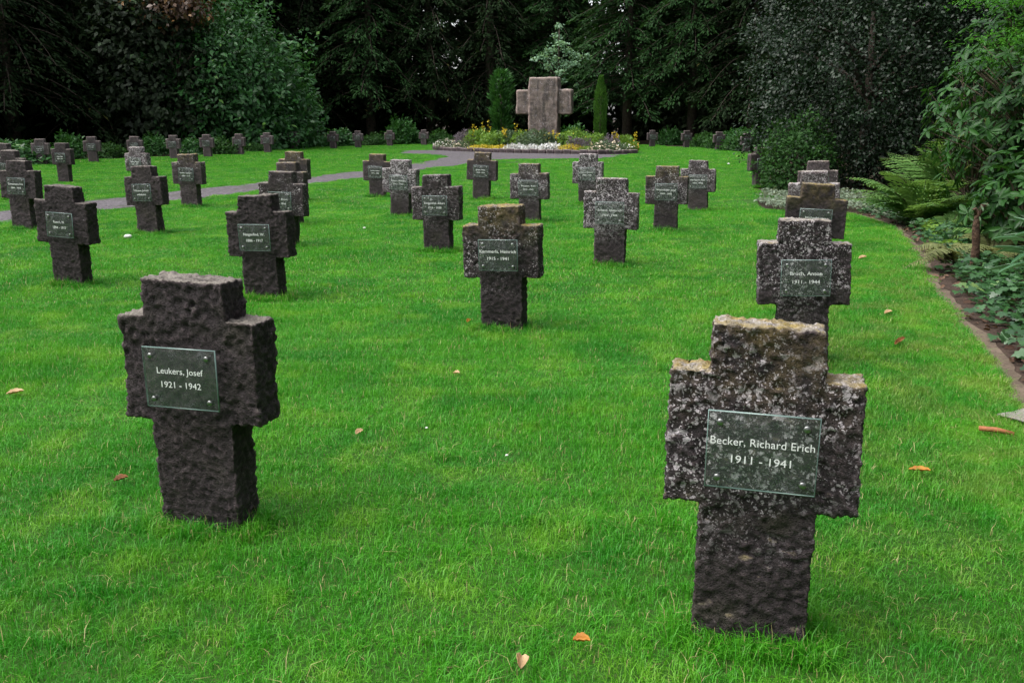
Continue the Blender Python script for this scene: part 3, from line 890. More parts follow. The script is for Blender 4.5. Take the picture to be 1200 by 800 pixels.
# ------------------------------------------------------------------ trees
def sapling():
    Y = 53.0
    X, ztop = at_depth(655, 24, Y); h = ztop
    t = empty("maple_sapling", (X, Y, 0)); tag(t, "young maple with pale bluish leaves behind the memorial cross", "tree")
    p = Parts(); p.tube([(0, 0, -.1), (.08, 0, h * .4), (0, 0, h * .75), (.05, 0, h * .97)], [.07, .055, .035, .012], 6)
    r = np.random.default_rng(5); P = []
    def pxz(x, y): a, b = at_depth(x, y, Y); return a - X, b
    for (x, y, s) in [(655, 30, .35), (653, 42, .4), (658, 52, .5), (646, 58, .55), (664, 60, .5), (636, 66, .45), (628, 70, .3), (675, 66, .45), (687, 65, .3), (650, 70, .6), (662, 76, .6), (643, 78, .5), (672, 75, .45), (656, 85, .45), (660, 95, .3), (676, 100, .22)]:
        cx, cz = pxz(x, y); cy = r.uniform(-.5, .5)
        p.tube([(0.03, 0, max(.5, cz - .9)), (cx * .5, cy * .5, cz - .35), (cx, cy, cz)], [.03, .018, .008], 5)
        m = int(75 * s / .45)
        P.append(np.array([cx, cy, cz]) + r.normal(0, 1, (m, 3)) * np.array([s, s, s * .5]) * .36)
    link("trunk", p.mesh("trunk", M_BARK), t)
    P = np.vstack(P); n = len(P)
    L = .15 * r.uniform(.6, 1.2, n)
    link("crown", leaf_mesh("crown", P, rand_dirs(n, r) + np.array([0, 0, -.3]), unit(rand_dirs(n, r) * .7 + np.array([0, -.2, 1])), L, L * .8, r.random(n), M_SAPLING, IVY), t)


sapling()


def conifer_meshes(seed, h, rmax, z0, mat, nbr=150, per=150, droop=.55, L=.34, asp=.30):
    """trunk + layered, drooping limbs carrying flat sprays"""
    r = np.random.default_rng(seed)
    tr = Parts()
    tr.tube([(0, 0, -.3), (.05, .03, h * .3), (-.05, .05, h * .65), (0, 0, h)], [.34, .26, .15, .02], 9)
    PP, DD, NN, TT, LL = [], [], [], [], []
    for b in range(nbr):
        u = (b + r.random()) / nbr
        z = z0 + (h - z0) * u
        az = b * 2.399 + r.normal(0, .3)
        ln = rmax * (1 - u ** 1.5 * .9) * r.uniform(.72, 1.12)
        rise = r.uniform(.0, .22)
        s = np.linspace(0, 1, 7)
        cx, cy = math.cos(az), math.sin(az)
        zz = z + ln * (rise * s - droop * s ** 2 * r.uniform(.6, 1.1))
        br = np.stack([cx * ln * s, cy * ln * s, zz], 1)
        tr.tube(br, np.linspace(.055, .008, 7) * (1 - .5 * u), 4, False)
        m = per
        q = r.beta(1.8, 1.0, m)
        px = np.interp(q, s, br[:, 0]); py = np.interp(q, s, br[:, 1]); pz = np.interp(q, s, br[:, 2])
        side = r.normal(0, 1, m) * (.10 + .16 * ln * (1 - q * .75) * .8)
        P = np.stack([px - cy * side, py + cx * side, pz - np.abs(side) * .35 + r.normal(0, .07, m)], 1)
        sg = np.sign(side)[:, None]
        D = np.array([[cx, cy, -.55]]) + sg * np.array([[-cy, cx, -.1]]) * r.uniform(.2, 1.0, (m, 1)) + r.normal(0, .22, (m, 3))
        PP.append(P); DD.append(D); NN.append(np.array([[0, 0, 1.0]]) + r.normal(0, .35, (m, 3)))
        TT.append(np.clip(r.normal(.38, .17, m) + .3 * (q - .6) + r.normal(0, .08), 0, 1)); LL.append(L * r.uniform(.6, 1.25, m))
    P, D, Nn, T, Ls = map(np.concatenate, (PP, DD, NN, TT, LL))
    return tr.mesh("trunk", M_BARK), leaf_mesh("crown", P, D, Nn, Ls, Ls * asp, T, mat)


def plant_tree(name, label, cat, x, y, meshes, rz, sc, group):
    t = empty(name, (x, y, 0), rz); t.scale = sc; tag(t, label, cat, group)
    for nm, m in zip(("trunk", "crown"), meshes): link(nm, m, t)
    return t


CON_A = conifer_meshes(11, 15, 4.6, 2.2, M_CONIFER)
CON_B = conifer_meshes(12, 15, 5.0, 3.2, M_CONIFER2, 150, 150, .5)
CON_C = conifer_meshes(13, 13, 3.8, 1.0, M_CONIFER, 140, 140, .7, .30)
G = "dark conifers round the clearing"
for (lab, x, Y, ms, sc) in [
    ("dark spruce at the far left edge, behind the leftmost small cross", 15, 45, CON_A, 1.0),
    ("dark hanging spruce between the left edge and the copper-leaved tree", 95, 49, CON_C, 1.15),
    ("dark spruce rising behind the right flank of the laurel dome", 305, 64, CON_A, 1.05),
    ("black-green spruce in the gap right of the laurel dome", 370, 66, CON_C, 1.2),
    ("tall spruce with drooping sprays left of the centre", 435, 65, CON_B, 1.0),
    ("dark spruce behind the left end of the flower bed", 505, 66, CON_A, 1.0),
    ("deep green spruce behind the upright yew", 575, 66, CON_C, 1.2),
    ("spruce with layered boughs straight behind the memorial cross", 650, 67, CON_B, 1.0),
    ("hemlock with light green tiered sprays right of the memorial cross", 735, 62, CON_B, 1.0),
    ("hemlock with overhanging boughs above the right-hand small crosses", 810, 60, CON_B, .95),
    ("dark spruce between the right hemlocks and the holly", 880, 58, CON_A, 1.0),
    ("dark spruce behind the middle of the holly bush", 985, 46, CON_C, 1.2),
    ("dark spruce behind the right side of the holly bush", 1085, 36, CON_A, .9)]:
    X, _ = at_depth(x, 150, Y)
    plant_tree("conifer", lab, "tree", X, Y, ms, random.uniform(0, 6.28), (sc, sc, sc * random.uniform(.95, 1.1)), G)


def limbs(h, rx, ry, n, seed, r0=.16):
    r = np.random.default_rng(seed); p = Parts()
    p.tube([(0, 0, -.2), (.05, 0, h * .35), (0, .05, h * .75)], [r0, r0 * .75, r0 * .3], 8)
    for k in range(n):
        a = k * 2.399; z0 = h * r.uniform(.05, .55)
        e = np.array([math.cos(a) * rx * .75, math.sin(a) * ry * .75, z0 + h * r.uniform(.1, .4)])
        p.tube([(0, 0, z0), tuple(e * np.array([.45, .45, 0]) + np.array([0, 0, z0 + (e[2] - z0) * .6])), tuple(e)], [r0 * .4, r0 * .25, r0 * .08], 5, False)
    return p.mesh("trunk", M_BARK)


def bushy(name, label, cat, x, y, dims, mat, L, asp, n, seed, zc, thick=.45, lump=.3, lscale=1.3, droop=.35, flat=.5, tmpl=LEAF4, group=None, zmin=.02, extra=None):
    t = empty(name, (x, y, 0)); tag(t, label, cat, group)
    link("trunk", limbs(zc + dims[2] * .6, dims[0], dims[1], 14, seed), t)
    link("crown", leaf_blob("crown", n, dims, mat, L, asp, seed, thick, False, lump, lscale, droop, tmpl, flat, (0, 0, zc), zmin), t)
    return t


# the copper-leaved tree and the laurel dome at the left
X, _ = at_depth(168, 150, 48)
bushy("hazel", "dark hazel-like tree with dull leaves left of the laurel dome", "tree", X, 48.5, (3.5, 3.2, 4.6), M_HAZEL, .30, .62, 17000, 21, 3.6, .55, .28, 1.3, .5, .75)
X, _ = at_depth(196, 150, 45.5)
bushy("copper_beech", "copper-leaved young beech crown glowing brown above the dark hazel", "tree", X, 47.4, (2.0, 1.5, 1.25), M_COPPER, .25, .62, 2300, 24, 7.0, .9, .6, 1.5, .4, .7)
X, _ = at_depth(248, 150, 50)
bushy("laurel", "big green dome of laurel behind the small crosses at left", "shrub", X, 50.5, (4.9, 4.0, 5.9), M_DOME, .29, .5, 26000, 22, 2.3, .5, .32, 2.2, .3, .5)
X, _ = at_depth(318, 150, 52)
bushy("laurel", "lower right shoulder of laurel sloping down to the small crosses", "shrub", X, 53.0, (2.4, 2.6, 3.4), M_DOME, .27, .5, 10000, 23, 1.2, .5, .32, 2.2, .3, .5)
# glossy holly at the right
bushy("holly", "large dark holly bush with glossy leaves at the right of the lawn", "bush", 8.35, 22.8, (2.75, 2.7, 4.0), M_HOLLY, .085, .55, 74000, 31, 2.9, .45, .32, 2.4, .2, .4, LEAF4)
bushy("holly", "second dark holly mass between the big holly and the rhododendron", "bush", 10.9, 20.4, (2.2, 2.4, 3.7), M_HOLLY, .085, .55, 42000, 32, 2.5, .45, .32, 2.4, .2, .4, LEAF4)
bushy("holly", "low green skirt of holly beside the half hidden brown cross", "bush", 6.35, 21.2, (.85, .9, 1.1), M_SHRUB, .085, .55, 7000, 33, .55, .6, .25, 1.5, .2, .35, LEAF4)

# understorey shrubs behind the small crosses
SHR = [bushy_m for bushy_m in (leaf_blob("shrub_crown", 2600, (.95, .9, .85), M_SHRUB, .17, .45, 41, .6, True, .35, 1.6, .3, LEAF4, .4),
                               leaf_blob("shrub_crown", 2600, (1.0, .9, 1.0), M_DOME, .19, .42, 42, .6, True, .4, 1.6, .2, LEAF4, .4),
                               leaf_blob("shrub_crown", 2200, (.8, .8, 1.2), M_YEW, .18, .4, 43, .6, True, .4, 1.6, -.2, LEAF4, .3))]
STEM = Parts()
for k in range(6):
    a = k * 1.05; STEM.tube([(0, 0, -.05), (.2 * math.cos(a), .2 * math.sin(a), .35), (.45 * math.cos(a), .45 * math.sin(a), .7)], [.02, .015, .006], 5, False)
STEM = STEM.mesh("stems", M_TWIG)
shr_px = [(8, 33.5, 1, 1.15, "left frame edge"), (30, 36, 0, 1.0, "leftmost small cross"), (80, 38, 2, .9, "gap between the first two small crosses"), (128, 40, 0, .75, "second small cross"),
          (180, 42, 2, .8, "copper-leaved tree's foot"), (226, 43, 1, .75, "gap between fourth and fifth small crosses"), (256, 43.2, 0, .85, "fifth small cross, yellowish leaves"), (297, 47, 0, .6, "gap between sixth and seventh small crosses"),
          (360, 55.5, 0, .85, "eighth small cross"), (398, 56, 1, 1.1, "ninth small cross"), (440, 58, 0, 1.1, "tenth and eleventh small crosses"), (470, 59.5, 2, 1.25, "eleventh small cross"),
          (478, 60.5, 1, 1.0, "twelfth small cross"), (515, 60, 0, .9, "white flowers of the bed"), (672, 55, 2, 1.2, "memorial cross on its right"),
          (785, 58, 2, .8, "first two crosses right of the bed"), (826, 54, 0, 1.0, "gap before the third cross right of the bed"), (850, 51, 0, 1.2, "third cross right of the bed"), (868, 48.5, 1, 1.15, "fourth cross right of the bed"), (882, 47.5, 0, 1.5, "holly's left side at the back")]
for k, (x, Y, v, sc, where) in enumerate(shr_px):
    X, _ = at_depth(x, 165, Y)
    t = empty("understorey_shrub", (X, Y, 0), random.uniform(0, 6.28)); sc *= .88; t.scale = (sc * random.uniform(1.0, 1.5), sc, sc * random.uniform(.7, 1.15))
    tag(t, ("leafy green shrub behind the " if v == 0 else "glossy dark shrub behind the " if v == 1 else "upright dark shrub behind the ") + where, "shrub", "low shrubs under the trees")
    link("stems", STEM, t); link("crown", SHR[v], t)

# woodland mass round the clearing; stretch behind the camera added to dim frontal light
WL = np.array([(-34, 12), (-30, 30), (-23, 44), (-19, 56), (-12, 66), (-4, 71), (6, 71), (13, 66), (17, 54), (17, 42), (15, 30), (13.6, 20), (12.6, 10), (12, 0), (9, -9), (0, -13), (-12, -14), (-24, -8), (-33, 4), (-34, 11.5)], float)
seg = np.linalg.norm(np.diff(WL, axis=0), axis=1); cum = np.concatenate([[0], np.cumsum(seg)])
n = 180000
r = np.random.default_rng(77)
s = r.uniform(0, cum[-1], n); vis = r.random(n) < .6; s[vis] = r.uniform(cum[1], cum[11], vis.sum())
px_, py_ = np.interp(s, cum, WL[:, 0]), np.interp(s, cum, WL[:, 1])
dx_ = np.interp(s + .5, cum, WL[:, 0]) - np.interp(s - .5, cum, WL[:, 0]); dy_ = np.interp(s + .5, cum, WL[:, 1]) - np.interp(s - .5, cum, WL[:, 1])
nn = unit(np.stack([-dy_, dx_], 1))                       # outward: left of travel
dep = r.random(n) ** .8 * 8
zz = r.random(n) ** .9 * 17; low = r.random(n) < .18; zz[low] = r.uniform(0, 4, low.sum())
lum = np.array([mnoise.noise(Vector((a * .22, b * .22, c * .3))) for a, b, c in zip(px_, py_, zz)])
dep = dep - 1.8 * lum - .10 * np.clip(zz - 5, 0, 8)
P = np.stack([px_ + nn[:, 0] * dep, py_ + nn[:, 1] * dep, zz + .05], 1)
O = np.stack([-nn[:, 0], -nn[:, 1], np.full(n, .3)], 1)
L = r.uniform(.40, .95, n)
deep = r.random(n) < .42; L[deep] = r.uniform(1.1, 2.1, deep.sum()); P[deep, :2] += nn[deep] * 4.5
me = leaf_mesh("dark_woodland", P, unit(O * .4 + rand_dirs(n, r) + np.array([0, 0, -.5])), unit(O * .5 + rand_dirs(n, r) * .6 + np.array([0, 0, .4])), L, L * .45, np.clip(r.beta(2, 3, n) + .3 * lum, 0, 1), M_DARKWOOD)
tag(link("dark_woodland", me), "dense dark woodland behind the conifers, plus an unseen stretch added behind the camera", "woodland", None, "stuff")

# ------------------------------------------------------------------ planted bed at the right: rhododendron, maple, ferns, ivy
def one_leaf(name, tmpl, mat, L, W, tint):
    return leaf_mesh(name, np.zeros((1, 3)), np.array([[0, 1.0, 0]]), np.array([[0, 0, 1.0]]), np.array([L]), np.array([W]), np.array([tint]), mat, tmpl, True)


def orient(o, D, Nn):
    from mathutils import Matrix
    d = Vector(D).normalized(); s = Vector(Nn).cross(d)
    s = -s.normalized(); nn = s.cross(d)
    o.rotation_euler = Matrix((s, d, nn)).transposed().to_euler()


RL = [one_leaf("leaf", RHODO, M_RHODO, .15, .055, tt) for tt in (.15, .35, .55, .8, .99)]


def rhododendron(x, y, dims, zc, seed, label, whorls, single):
    r = np.random.default_rng(seed)
    t = empty("rhododendron", (x, y, 0)); tag(t, label, "shrub")
    st = Parts(); P, D, Nn = [], [], []
    pts, O, lm, r = cloud(whorls, *dims, .5, False, .3, 1.5, seed)
    pts = pts + np.array([0, 0, zc]); k = pts[:, 2] > .25
    pts, O = pts[k], O[k]
    for p, o in zip(pts, O):
        ax = unit(o * .7 + np.array([0, 0, .55]) + r.normal(0, .2, 3))
        if r.random() < .5:
            st.tube([(p[0] * .25, p[1] * .25, max(.1, p[2] * .45)), tuple(p * np.array([.7, .7, .85])), tuple(p)], [.016, .010, .005], 5, False)
        m = r.integers(6, 10)
        a0 = r.uniform(0, 6.28)
        u = unit(np.cross(ax, [0.3, .1, 1])); v = np.cross(ax, u)
        for q in range(m):
            a = a0 + q * 2 * math.pi / m + r.normal(0, .15)
            rad = math.cos(a) * u + math.sin(a) * v
            d = unit(rad + ax * r.uniform(-.15, .45) + np.array([0, 0, -.15]))
            P.append(p + ax * r.uniform(-.02, .02)); D.append(d); Nn.append(unit(ax + r.normal(0, .15, 3)))
    P, D, Nn = map(np.array, (P, D, Nn))
    link("branches", st.mesh("branches", M_TWIG), t)
    # the leaves nearest the viewer are parts of their own
    wp = P + np.array([x, y, 0]); dist = np.linalg.norm(wp - np.array([0, 0, 1.6]), axis=1)
    od = np.argsort(dist); near, rest = od[:single], od[single:]
    for i in near:
        o = link("leaf", RL[int(min(4, r.integers(0, 4) if r.random() < .96 else 4))], t, tuple(P[i])); orient(o, D[i], Nn[i])
        sc = r.uniform(.75, 1.2); o.scale = (sc, sc, sc)
    m = len(rest); ll = .15 * r.uniform(.7, 1.2, m)
    f = link("foliage", leaf_mesh("foliage", P[rest], D[rest], Nn[rest], ll, ll * .36, np.clip(r.beta(2, 2.5, m), 0, 1), M_RHODO, RHODO, True), t); tag(f, kind="stuff")


rhododendron(7.2, 12.3, (1.6, 1.5, 1.95), 1.75, 51, "tall rhododendron with big leathery leaves at the right edge", 800, 260)
rhododendron(5.95, 10.9, (.62, .6, .6), .62, 52, "low rhododendron under the tall one, by the right edge", 150, 120)
rhododendron(7.0, 14.4, (.8, .8, 1.25), 1.55, 53, "leafy rhododendron between the ferns and the tall rhododendron", 150, 50)
rhododendron(6.75, 11.7, (.75, .8, 1.2), 1.25, 54, "rhododendron with dark leaves right at the frame's right edge", 210, 30)
# feathery maple above
t = empty("japanese_maple", (7.0, 11.3, 0)); tag(t, "feathery bright green maple spreading over the rhododendron top right", "tree")
p = Parts(); p.tube([(0, 0, -.1), (.1, 0, 1.5), (-.2, -.2, 2.7), (-.5, -.4, 3.4)], [.07, .06, .04, .015], 7)
for k in range(10):
    a = k * 2.4; p.tube([(-.1, -.1, 2.2 + .08 * k), (math.cos(a) * .7, math.sin(a) * .7, 2.9), (math.cos(a) * 1.3 - .2, math.sin(a) * 1.3 - .2, 3.0)], [.025, .015, .006], 5, False)
link("trunk", p.mesh("trunk", M_BARK), t)
r = np.random.default_rng(61); n = 42000
c = np.stack([r.uniform(-1.1, 1.3, 60), r.uniform(-1.2, 1.2, 60), r.uniform(2.3, 3.7, 60)], 1)
ci = r.integers(0, 60, n)
P = c[ci] + r.normal(0, 1, (n, 3)) * np.array([.30, .30, .06])
k = (P[:, 0] ** 2 + P[:, 1] ** 2 < 2.4 ** 2)
P = P[k]; n = len(P)
D = unit(r.normal(0, 1, (n, 3)) * np.array([1, 1, .35]) + np.array([0, 0, -.35]))
link("crown", leaf_mesh("crown", P, D, unit(np.array([[0, 0, 1.0]]) + r.normal(0, .3, (n, 3))), .055 * r.uniform(.6, 1.3, n), .013, r.beta(2, 2, n), M_ACER), t)


def fern(x, y, label, nf, length, mat, seed, z=0.0, arch=.9, bias=None, group="ferns in the shady bed"):
    r = np.random.default_rng(seed)
    t = empty("fern", (x, y, z), 0); tag(t, label, "fern", group)
    P, D, Nn, L, T = [], [], [], [], []
    st = Parts()
    for f in range(nf):
        az = f * 2.399 + r.normal(0, .25)
        if bias is not None: az = bias + r.normal(0, .7)
        ln = length * r.uniform(.7, 1.15); el = r.uniform(.7, 1.4)
        s = np.linspace(0, 1, 26)
        hx = ln * (math.cos(el) * s + .30 * arch * s ** 2); hz = ln * (math.sin(el) * s - arch * .62 * s ** 2.1)
        R = np.stack([math.cos(az) * hx, math.sin(az) * hx, hz + .03], 1)
        st.tube(R[::5], np.linspace(.006, .002, len(R[::5])), 4, False)
        Tn = unit(np.gradient(R, axis=0))
        side = np.array([-math.sin(az), math.cos(az), 0])
        for i in range(3, 26):
            q = s[i]; pl = ln * .26 * math.sin(math.pi * (q * .86 + .14)) ** .8 * (1.05 - .25 * q)
            for sg in (-1, 1):
                P.append(R[i]); D.append(sg * side + Tn[i] * .45 + np.array([0, 0, -.22]) + r.normal(0, .06, 3)); Nn.append(np.cross(Tn[i], side) * (1) + r.normal(0, .1, 3))
                L.append(pl * r.uniform(.9, 1.1)); T.append(np.clip(.5 + r.normal(0, .18), 0, 1))
    P, D, Nn, L, T = map(np.array, (P, D, Nn, L, T))
    Nn = np.where(Nn[:, 2:3] < 0, -Nn, Nn)
    link("stalks", st.mesh("stalks", M_TWIG), t)
    # each pinna is itself cut into small leaflets along its length
    k = 4
    u = (np.arange(k) + .5) / k
    Pp = (P[:, None] + unit(D)[:, None] * (u[None, :, None] - .5 / k) * L[:, None, None]).reshape(-1, 3)
    link("fronds", leaf_mesh("fronds", Pp, np.repeat(D, k, 0), np.repeat(Nn, k, 0), np.repeat(L, k) * 1.35 / k, (np.repeat(L, k) * .17 + .006) * np.tile(1.15 - .6 * u, len(P)), np.repeat(T, k), mat, LEAF4), t)


def gp(x, y): return ground(x, y)


for (px, py, lab, nf, ln, mt_, sd, ar) in [
    (1078, 266, "large arching fern at the corner of the bed under the holly", 20, 1.45, M_FERN, 1, .75),
    (1110, 238, "tall feathery fern behind the large arching fern", 18, 1.9, M_FERN, 2, .55),
    (1128, 215, "upright fern rising against the dark gap left of the rhododendron", 13, 1.9, M_FERN, 3, .5),
    (1065, 250, "small fern at the dark foot of the holly", 12, .95, M_FERN, 4, .9),
    (1165, 262, "grey green fern below the rhododendron by its stem", 14, 1.15, M_FERN, 5, .8),
    (1190, 225, "fern half hidden among rhododendron leaves at right edge", 13, 1.3, M_FERN, 6, .7),
    (1176, 292, "mid-green fern under the low rhododendron at right", 12, .8, M_FERN, 17, .9),
    (1112, 275, "small bright fern between the large fern and the stump", 11, .7, M_FERN, 18, 1.0),
    (1160, 305, "drooping pale fern behind the rotten stump", 12, .75, M_FERN_PALE, 7, 1.15)]:
    x, y = gp(px, py)
    fern(x, y, lab, nf, ln, mt_, sd, 0, ar)
x, y = gp(1118, 318)
fern(x, y, "withered pale fern frond hanging over the lawn edge", 9, .62, M_FERN_PALE, 8, .05, 1.25, math.pi * 1.05)

# rotten stump with limp dead fronds
x, y = gp(1138, 318)
t = empty("rotten_stump", (x, y, 0)); tag(t, "thin rotten brown stump standing among the ivy", "stump")
p = Parts(); zs = np.linspace(-.05, .66, 12)
rr = np.random.default_rng(9)
p.tube(np.stack([.02 * np.sin(zs * 9) + zs * .02, .015 * np.cos(zs * 7), zs], 1), .040 + rr.normal(0, .006, 12) + .012 * (zs < .05), 9)
p.tube([(.0, 0, .60), (.03, -.02, .70), (.08, -.04, .72)], [.035, .025, .012], 7); p.tube([(.0, 0, .58), (-.04, -.02, .67), (-.07, -.03, .66)], [.028, .018, .01], 7)
link("stem", p.mesh("stem", plain_mat("rotten_wood", (.075, .042, .026), .9, 26, .6, 1.0, .03), True), t)
nl = 10; a = rr.uniform(0, 6.28, nl)
link("dead_leaves", leaf_mesh("dead_leaves", np.stack([.03 * np.cos(a), .03 * np.sin(a), rr.uniform(.58, .72, nl)], 1), np.stack([np.cos(a), np.sin(a), rr.uniform(-1.2, .3, nl)], 1), rand_dirs(nl, rr), .09 * rr.uniform(.6, 1.2, nl), .03, rr.random(nl), M_GREYGR, LEAF6), t)

# strap-leaved plant at the right frame edge
x, y = gp(1212, 348)
t = empty("strap_leaved_plant", (x, y, 0)); tag(t, "plant with long pale strap leaves reaching in at the right edge", "plant")
STR = [one_leaf("leaf", RHODO, M_STRAP, .42, .055, tt) for tt in (.2, .55, .85)]
p = Parts(); p.tube([(0, 0, -.05), (.02, 0, .35), (0, 0, .62)], [.02, .017, .012], 6); link("stem", p.mesh("stem", M_TWIG), t)
for k in range(30):
    a = k * 2.399; z = .28 + .36 * (k / 30); el = random.uniform(-.15, .55)
    o = link("leaf", STR[k % 3], t, (0, 0, z)); d = (math.cos(a), math.sin(a), el); orient(o, d, (-math.cos(a) * el, -math.sin(a) * el, 1))
    sc = random.uniform(.75, 1.05); o.scale = (sc, sc, sc)

# ivy carpet, leaf litter, silvery ground cover, green mat
BEDR = [tuple(p) for p in edge_in] + [(12, -3), (12, 22), (8, 22)]


def carpet(name, n, poly, mat, L, asp, tmpl, seed, label, cat, zmax, patch=.0, keep=None):
    r = np.random.default_rng(seed)
    poly_a = np.array(poly); lo, hi = poly_a.min(0), poly_a.max(0)
    Q = r.uniform(lo, hi, (n * 3, 2)); Q = Q[inside(poly, Q)]
    if keep is not None: Q = Q[keep(Q, r)]
    Q = Q[:n]; m = len(Q)
    hm = np.array([.5 + .8 * mnoise.noise(Vector((a * 1.3, b * 1.3, seed))) for a, b in Q])
    z = np.clip(hm, .08, 1) * zmax * r.random(m) ** .6
    P = np.stack([Q[:, 0], Q[:, 1], z + .012], 1)
    D = unit(np.stack([r.normal(0, 1, m), r.normal(0, 1, m) - .35, r.normal(-.1, .25, m)], 1))
    Nn = unit(np.stack([r.normal(0, .35, m), r.normal(-.15, .35, m), np.ones(m)], 1))
    ll = L * r.uniform(.55, 1.25, m)
    me = leaf_mesh(name, P, D, Nn, ll, ll * asp, np.clip(r.beta(2, 2.2, m), 0, 1), mat, tmpl)
    return tag(link(name, me), label, cat, None, "stuff")


E_ = np.array(EDGE)
def k_ivy(Q, r):
    d = dist_line(edge_in, Q); dens = np.clip((d - .12) / .35, 0, 1)
    nz = np.array([mnoise.noise(Vector((a * 1.1, b * 1.1, 3.3))) for a, b in Q])
    return (r.random(len(Q)) < dens * np.clip(.85 + .8 * nz, 0, 1)) & (Q[:, 1] > 2)
carpet("ivy", 34000, [tuple(p) for p in edge_in] + [(8.5, -3), (8.5, 20), (8, 20)], M_IVY, .085, .95, IVY, 5, "dark ivy carpet covering the shady bed at right", "ivy", .24, keep=k_ivy)
def k_lit(Q, r): return (dist_line(edge_in, Q) < 1.6) & (dist_line(edge_in, Q) > .1) & (Q[:, 1] > 2)
carpet("leaf_litter", 2600, [tuple(p) for p in edge_in] + [(8.5, -3), (8.5, 20), (8, 20)], M_LITTER, .075, .55, LEAF6, 6, "brown leaf litter between ivy and the lawn edge", "leaf litter", .03, keep=k_lit)
cov = [gp(884, 236), gp(905, 246), gp(930, 249), gp(965, 246), gp(1000, 246), gp(1040, 258), (7.4, 15.2), (8.2, 18), (7.0, 20.5), (5.6, 20.8)]
carpet("ground_cover", 6500, cov, M_SILVERCOVER, .075, .6, LEAF4, 7, "silvery ground cover at the foot of the holly", "ground cover", .2)
lim = [gp(1078, 272), gp(1100, 300), gp(1128, 292), gp(1150, 268), gp(1110, 256)]
carpet("low_greenery", 2600, lim, M_LIME, .075, .7, IVY, 8, "low yellow-green leaves between fern and lawn edge", "ground cover", .22)

# corner of a woven mat and a stick at the right edge
m_mat, nt, out = new_mat("woven_jute"); nd = N(nt)
tcx = nd.node("ShaderNodeTexCoord").outputs["Object"]
w1 = nd.node("ShaderNodeTexWave", bands_direction='X'); w1.inputs["Scale"].default_value = 42
w2 = nd.node("ShaderNodeTexWave", bands_direction='Y'); w2.inputs["Scale"].default_value = 42
nt.links.new(tcx, w1.inputs[0]); nt.links.new(tcx, w2.inputs[0])
wv_ = nd.math('MAXIMUM', w1.outputs["Fac"], w2.outputs["Fac"])
nt.links.new(nd.bsdf(nd.mix(wv_, c4((.05, .045, .032)), c4((.34, .32, .27))), .9, nd.bump(wv_, .8, .004)), out.inputs[0])
x, y = gp(1192, 497)
gx, gy = np.meshgrid(np.linspace(-.06, .30, 22), np.linspace(-.07, .08, 14), indexing='ij')
gz = .045 + np.array([.010 * mnoise.noise(Vector((a * 9, b * 9, 1))) for a, b in zip(gx.ravel(), gy.ravel())])
V = np.stack([gx.ravel(), gy.ravel(), gz], 1); V2 = V.copy(); V2[:, 2] -= .006
i, j = np.meshgrid(np.arange(21), np.arange(13), indexing='ij'); a = (i * 14 + j).ravel()
q = np.stack([a, a + 14, a + 15, a + 1], 1)
rim = [k for k in range(14)] + [k * 14 + 13 for k in range(1, 22)] + [21 * 14 + k for k in range(12, -1, -1)] + [k * 14 for k in range(20, 0, -1)]
sq = np.array([[rim[k], rim[(k + 1) % len(rim)], rim[(k + 1) % len(rim)] + 308, rim[k] + 308] for k in range(len(rim))])
me = mesh_np("woven_mat", np.vstack([V, V2]), np.vstack([q, q[:, ::-1] + 308, sq]), m_mat, True)
tag(link("woven_mat", me, None, (x, y, 0), (0, 0, math.radians(28))), "frayed corner of pale woven matting on the lawn edge at right", "mat")
x, y = gp(1172, 516)
p = Parts(); p.tube([(-.09, .05, .05), (-.02, .01, .054), (.05, -.03, .045)], [.013, .014, .012], 8)
tag(link("stick", p.mesh("stick", plain_mat("reddish_wood", (.30, .11, .045), .7, 30, .4, .5, .01), True), None, (x, y, 0)), "short reddish stick lying against the woven matting", "stick")

# ------------------------------------------------------------------ things lying on the grass
def fallen(px, py, mat, L, W, rot, curl, label, z=.036):
    x, y = ground(px, py, z)
    u = np.linspace(0, 1, 9); v = np.linspace(-1, 1, 5)
    U, Vv = np.meshgrid(u, v, indexing='ij')
    hw = W / 2 * np.sin(math.pi * (U * .92 + .06)) ** .75
    X = (U - .5) * L; Y = Vv * hw; Z = curl * (np.abs(Vv) ** 1.6) * hw * 1.6 + .25 * curl * (U - .5) ** 2 * L + .003 * np.sin(U * 20 + Vv * 3)
    P = np.stack([X.ravel(), Y.ravel(), Z.ravel()], 1)
    i, j = np.meshgrid(np.arange(8), np.arange(4), indexing='ij'); a = (i * 5 + j).ravel()
    me = mesh_np("fallen_leaf", P, np.stack([a, a + 5, a + 6, a + 1], 1), mat, True, np.clip(.5 + .4 * np.sin(P[:, 0] * 70) + .2 * np.cos(P[:, 1] * 150), 0, 1))
    o = link("fallen_leaf", me, None, (x, y, z), (.25, -.2, rot))
    md = o.modifiers.new("thickness", 'SOLIDIFY'); md.thickness = .0012
    tag(o, label, "leaf", "dead leaves fallen on the grass")


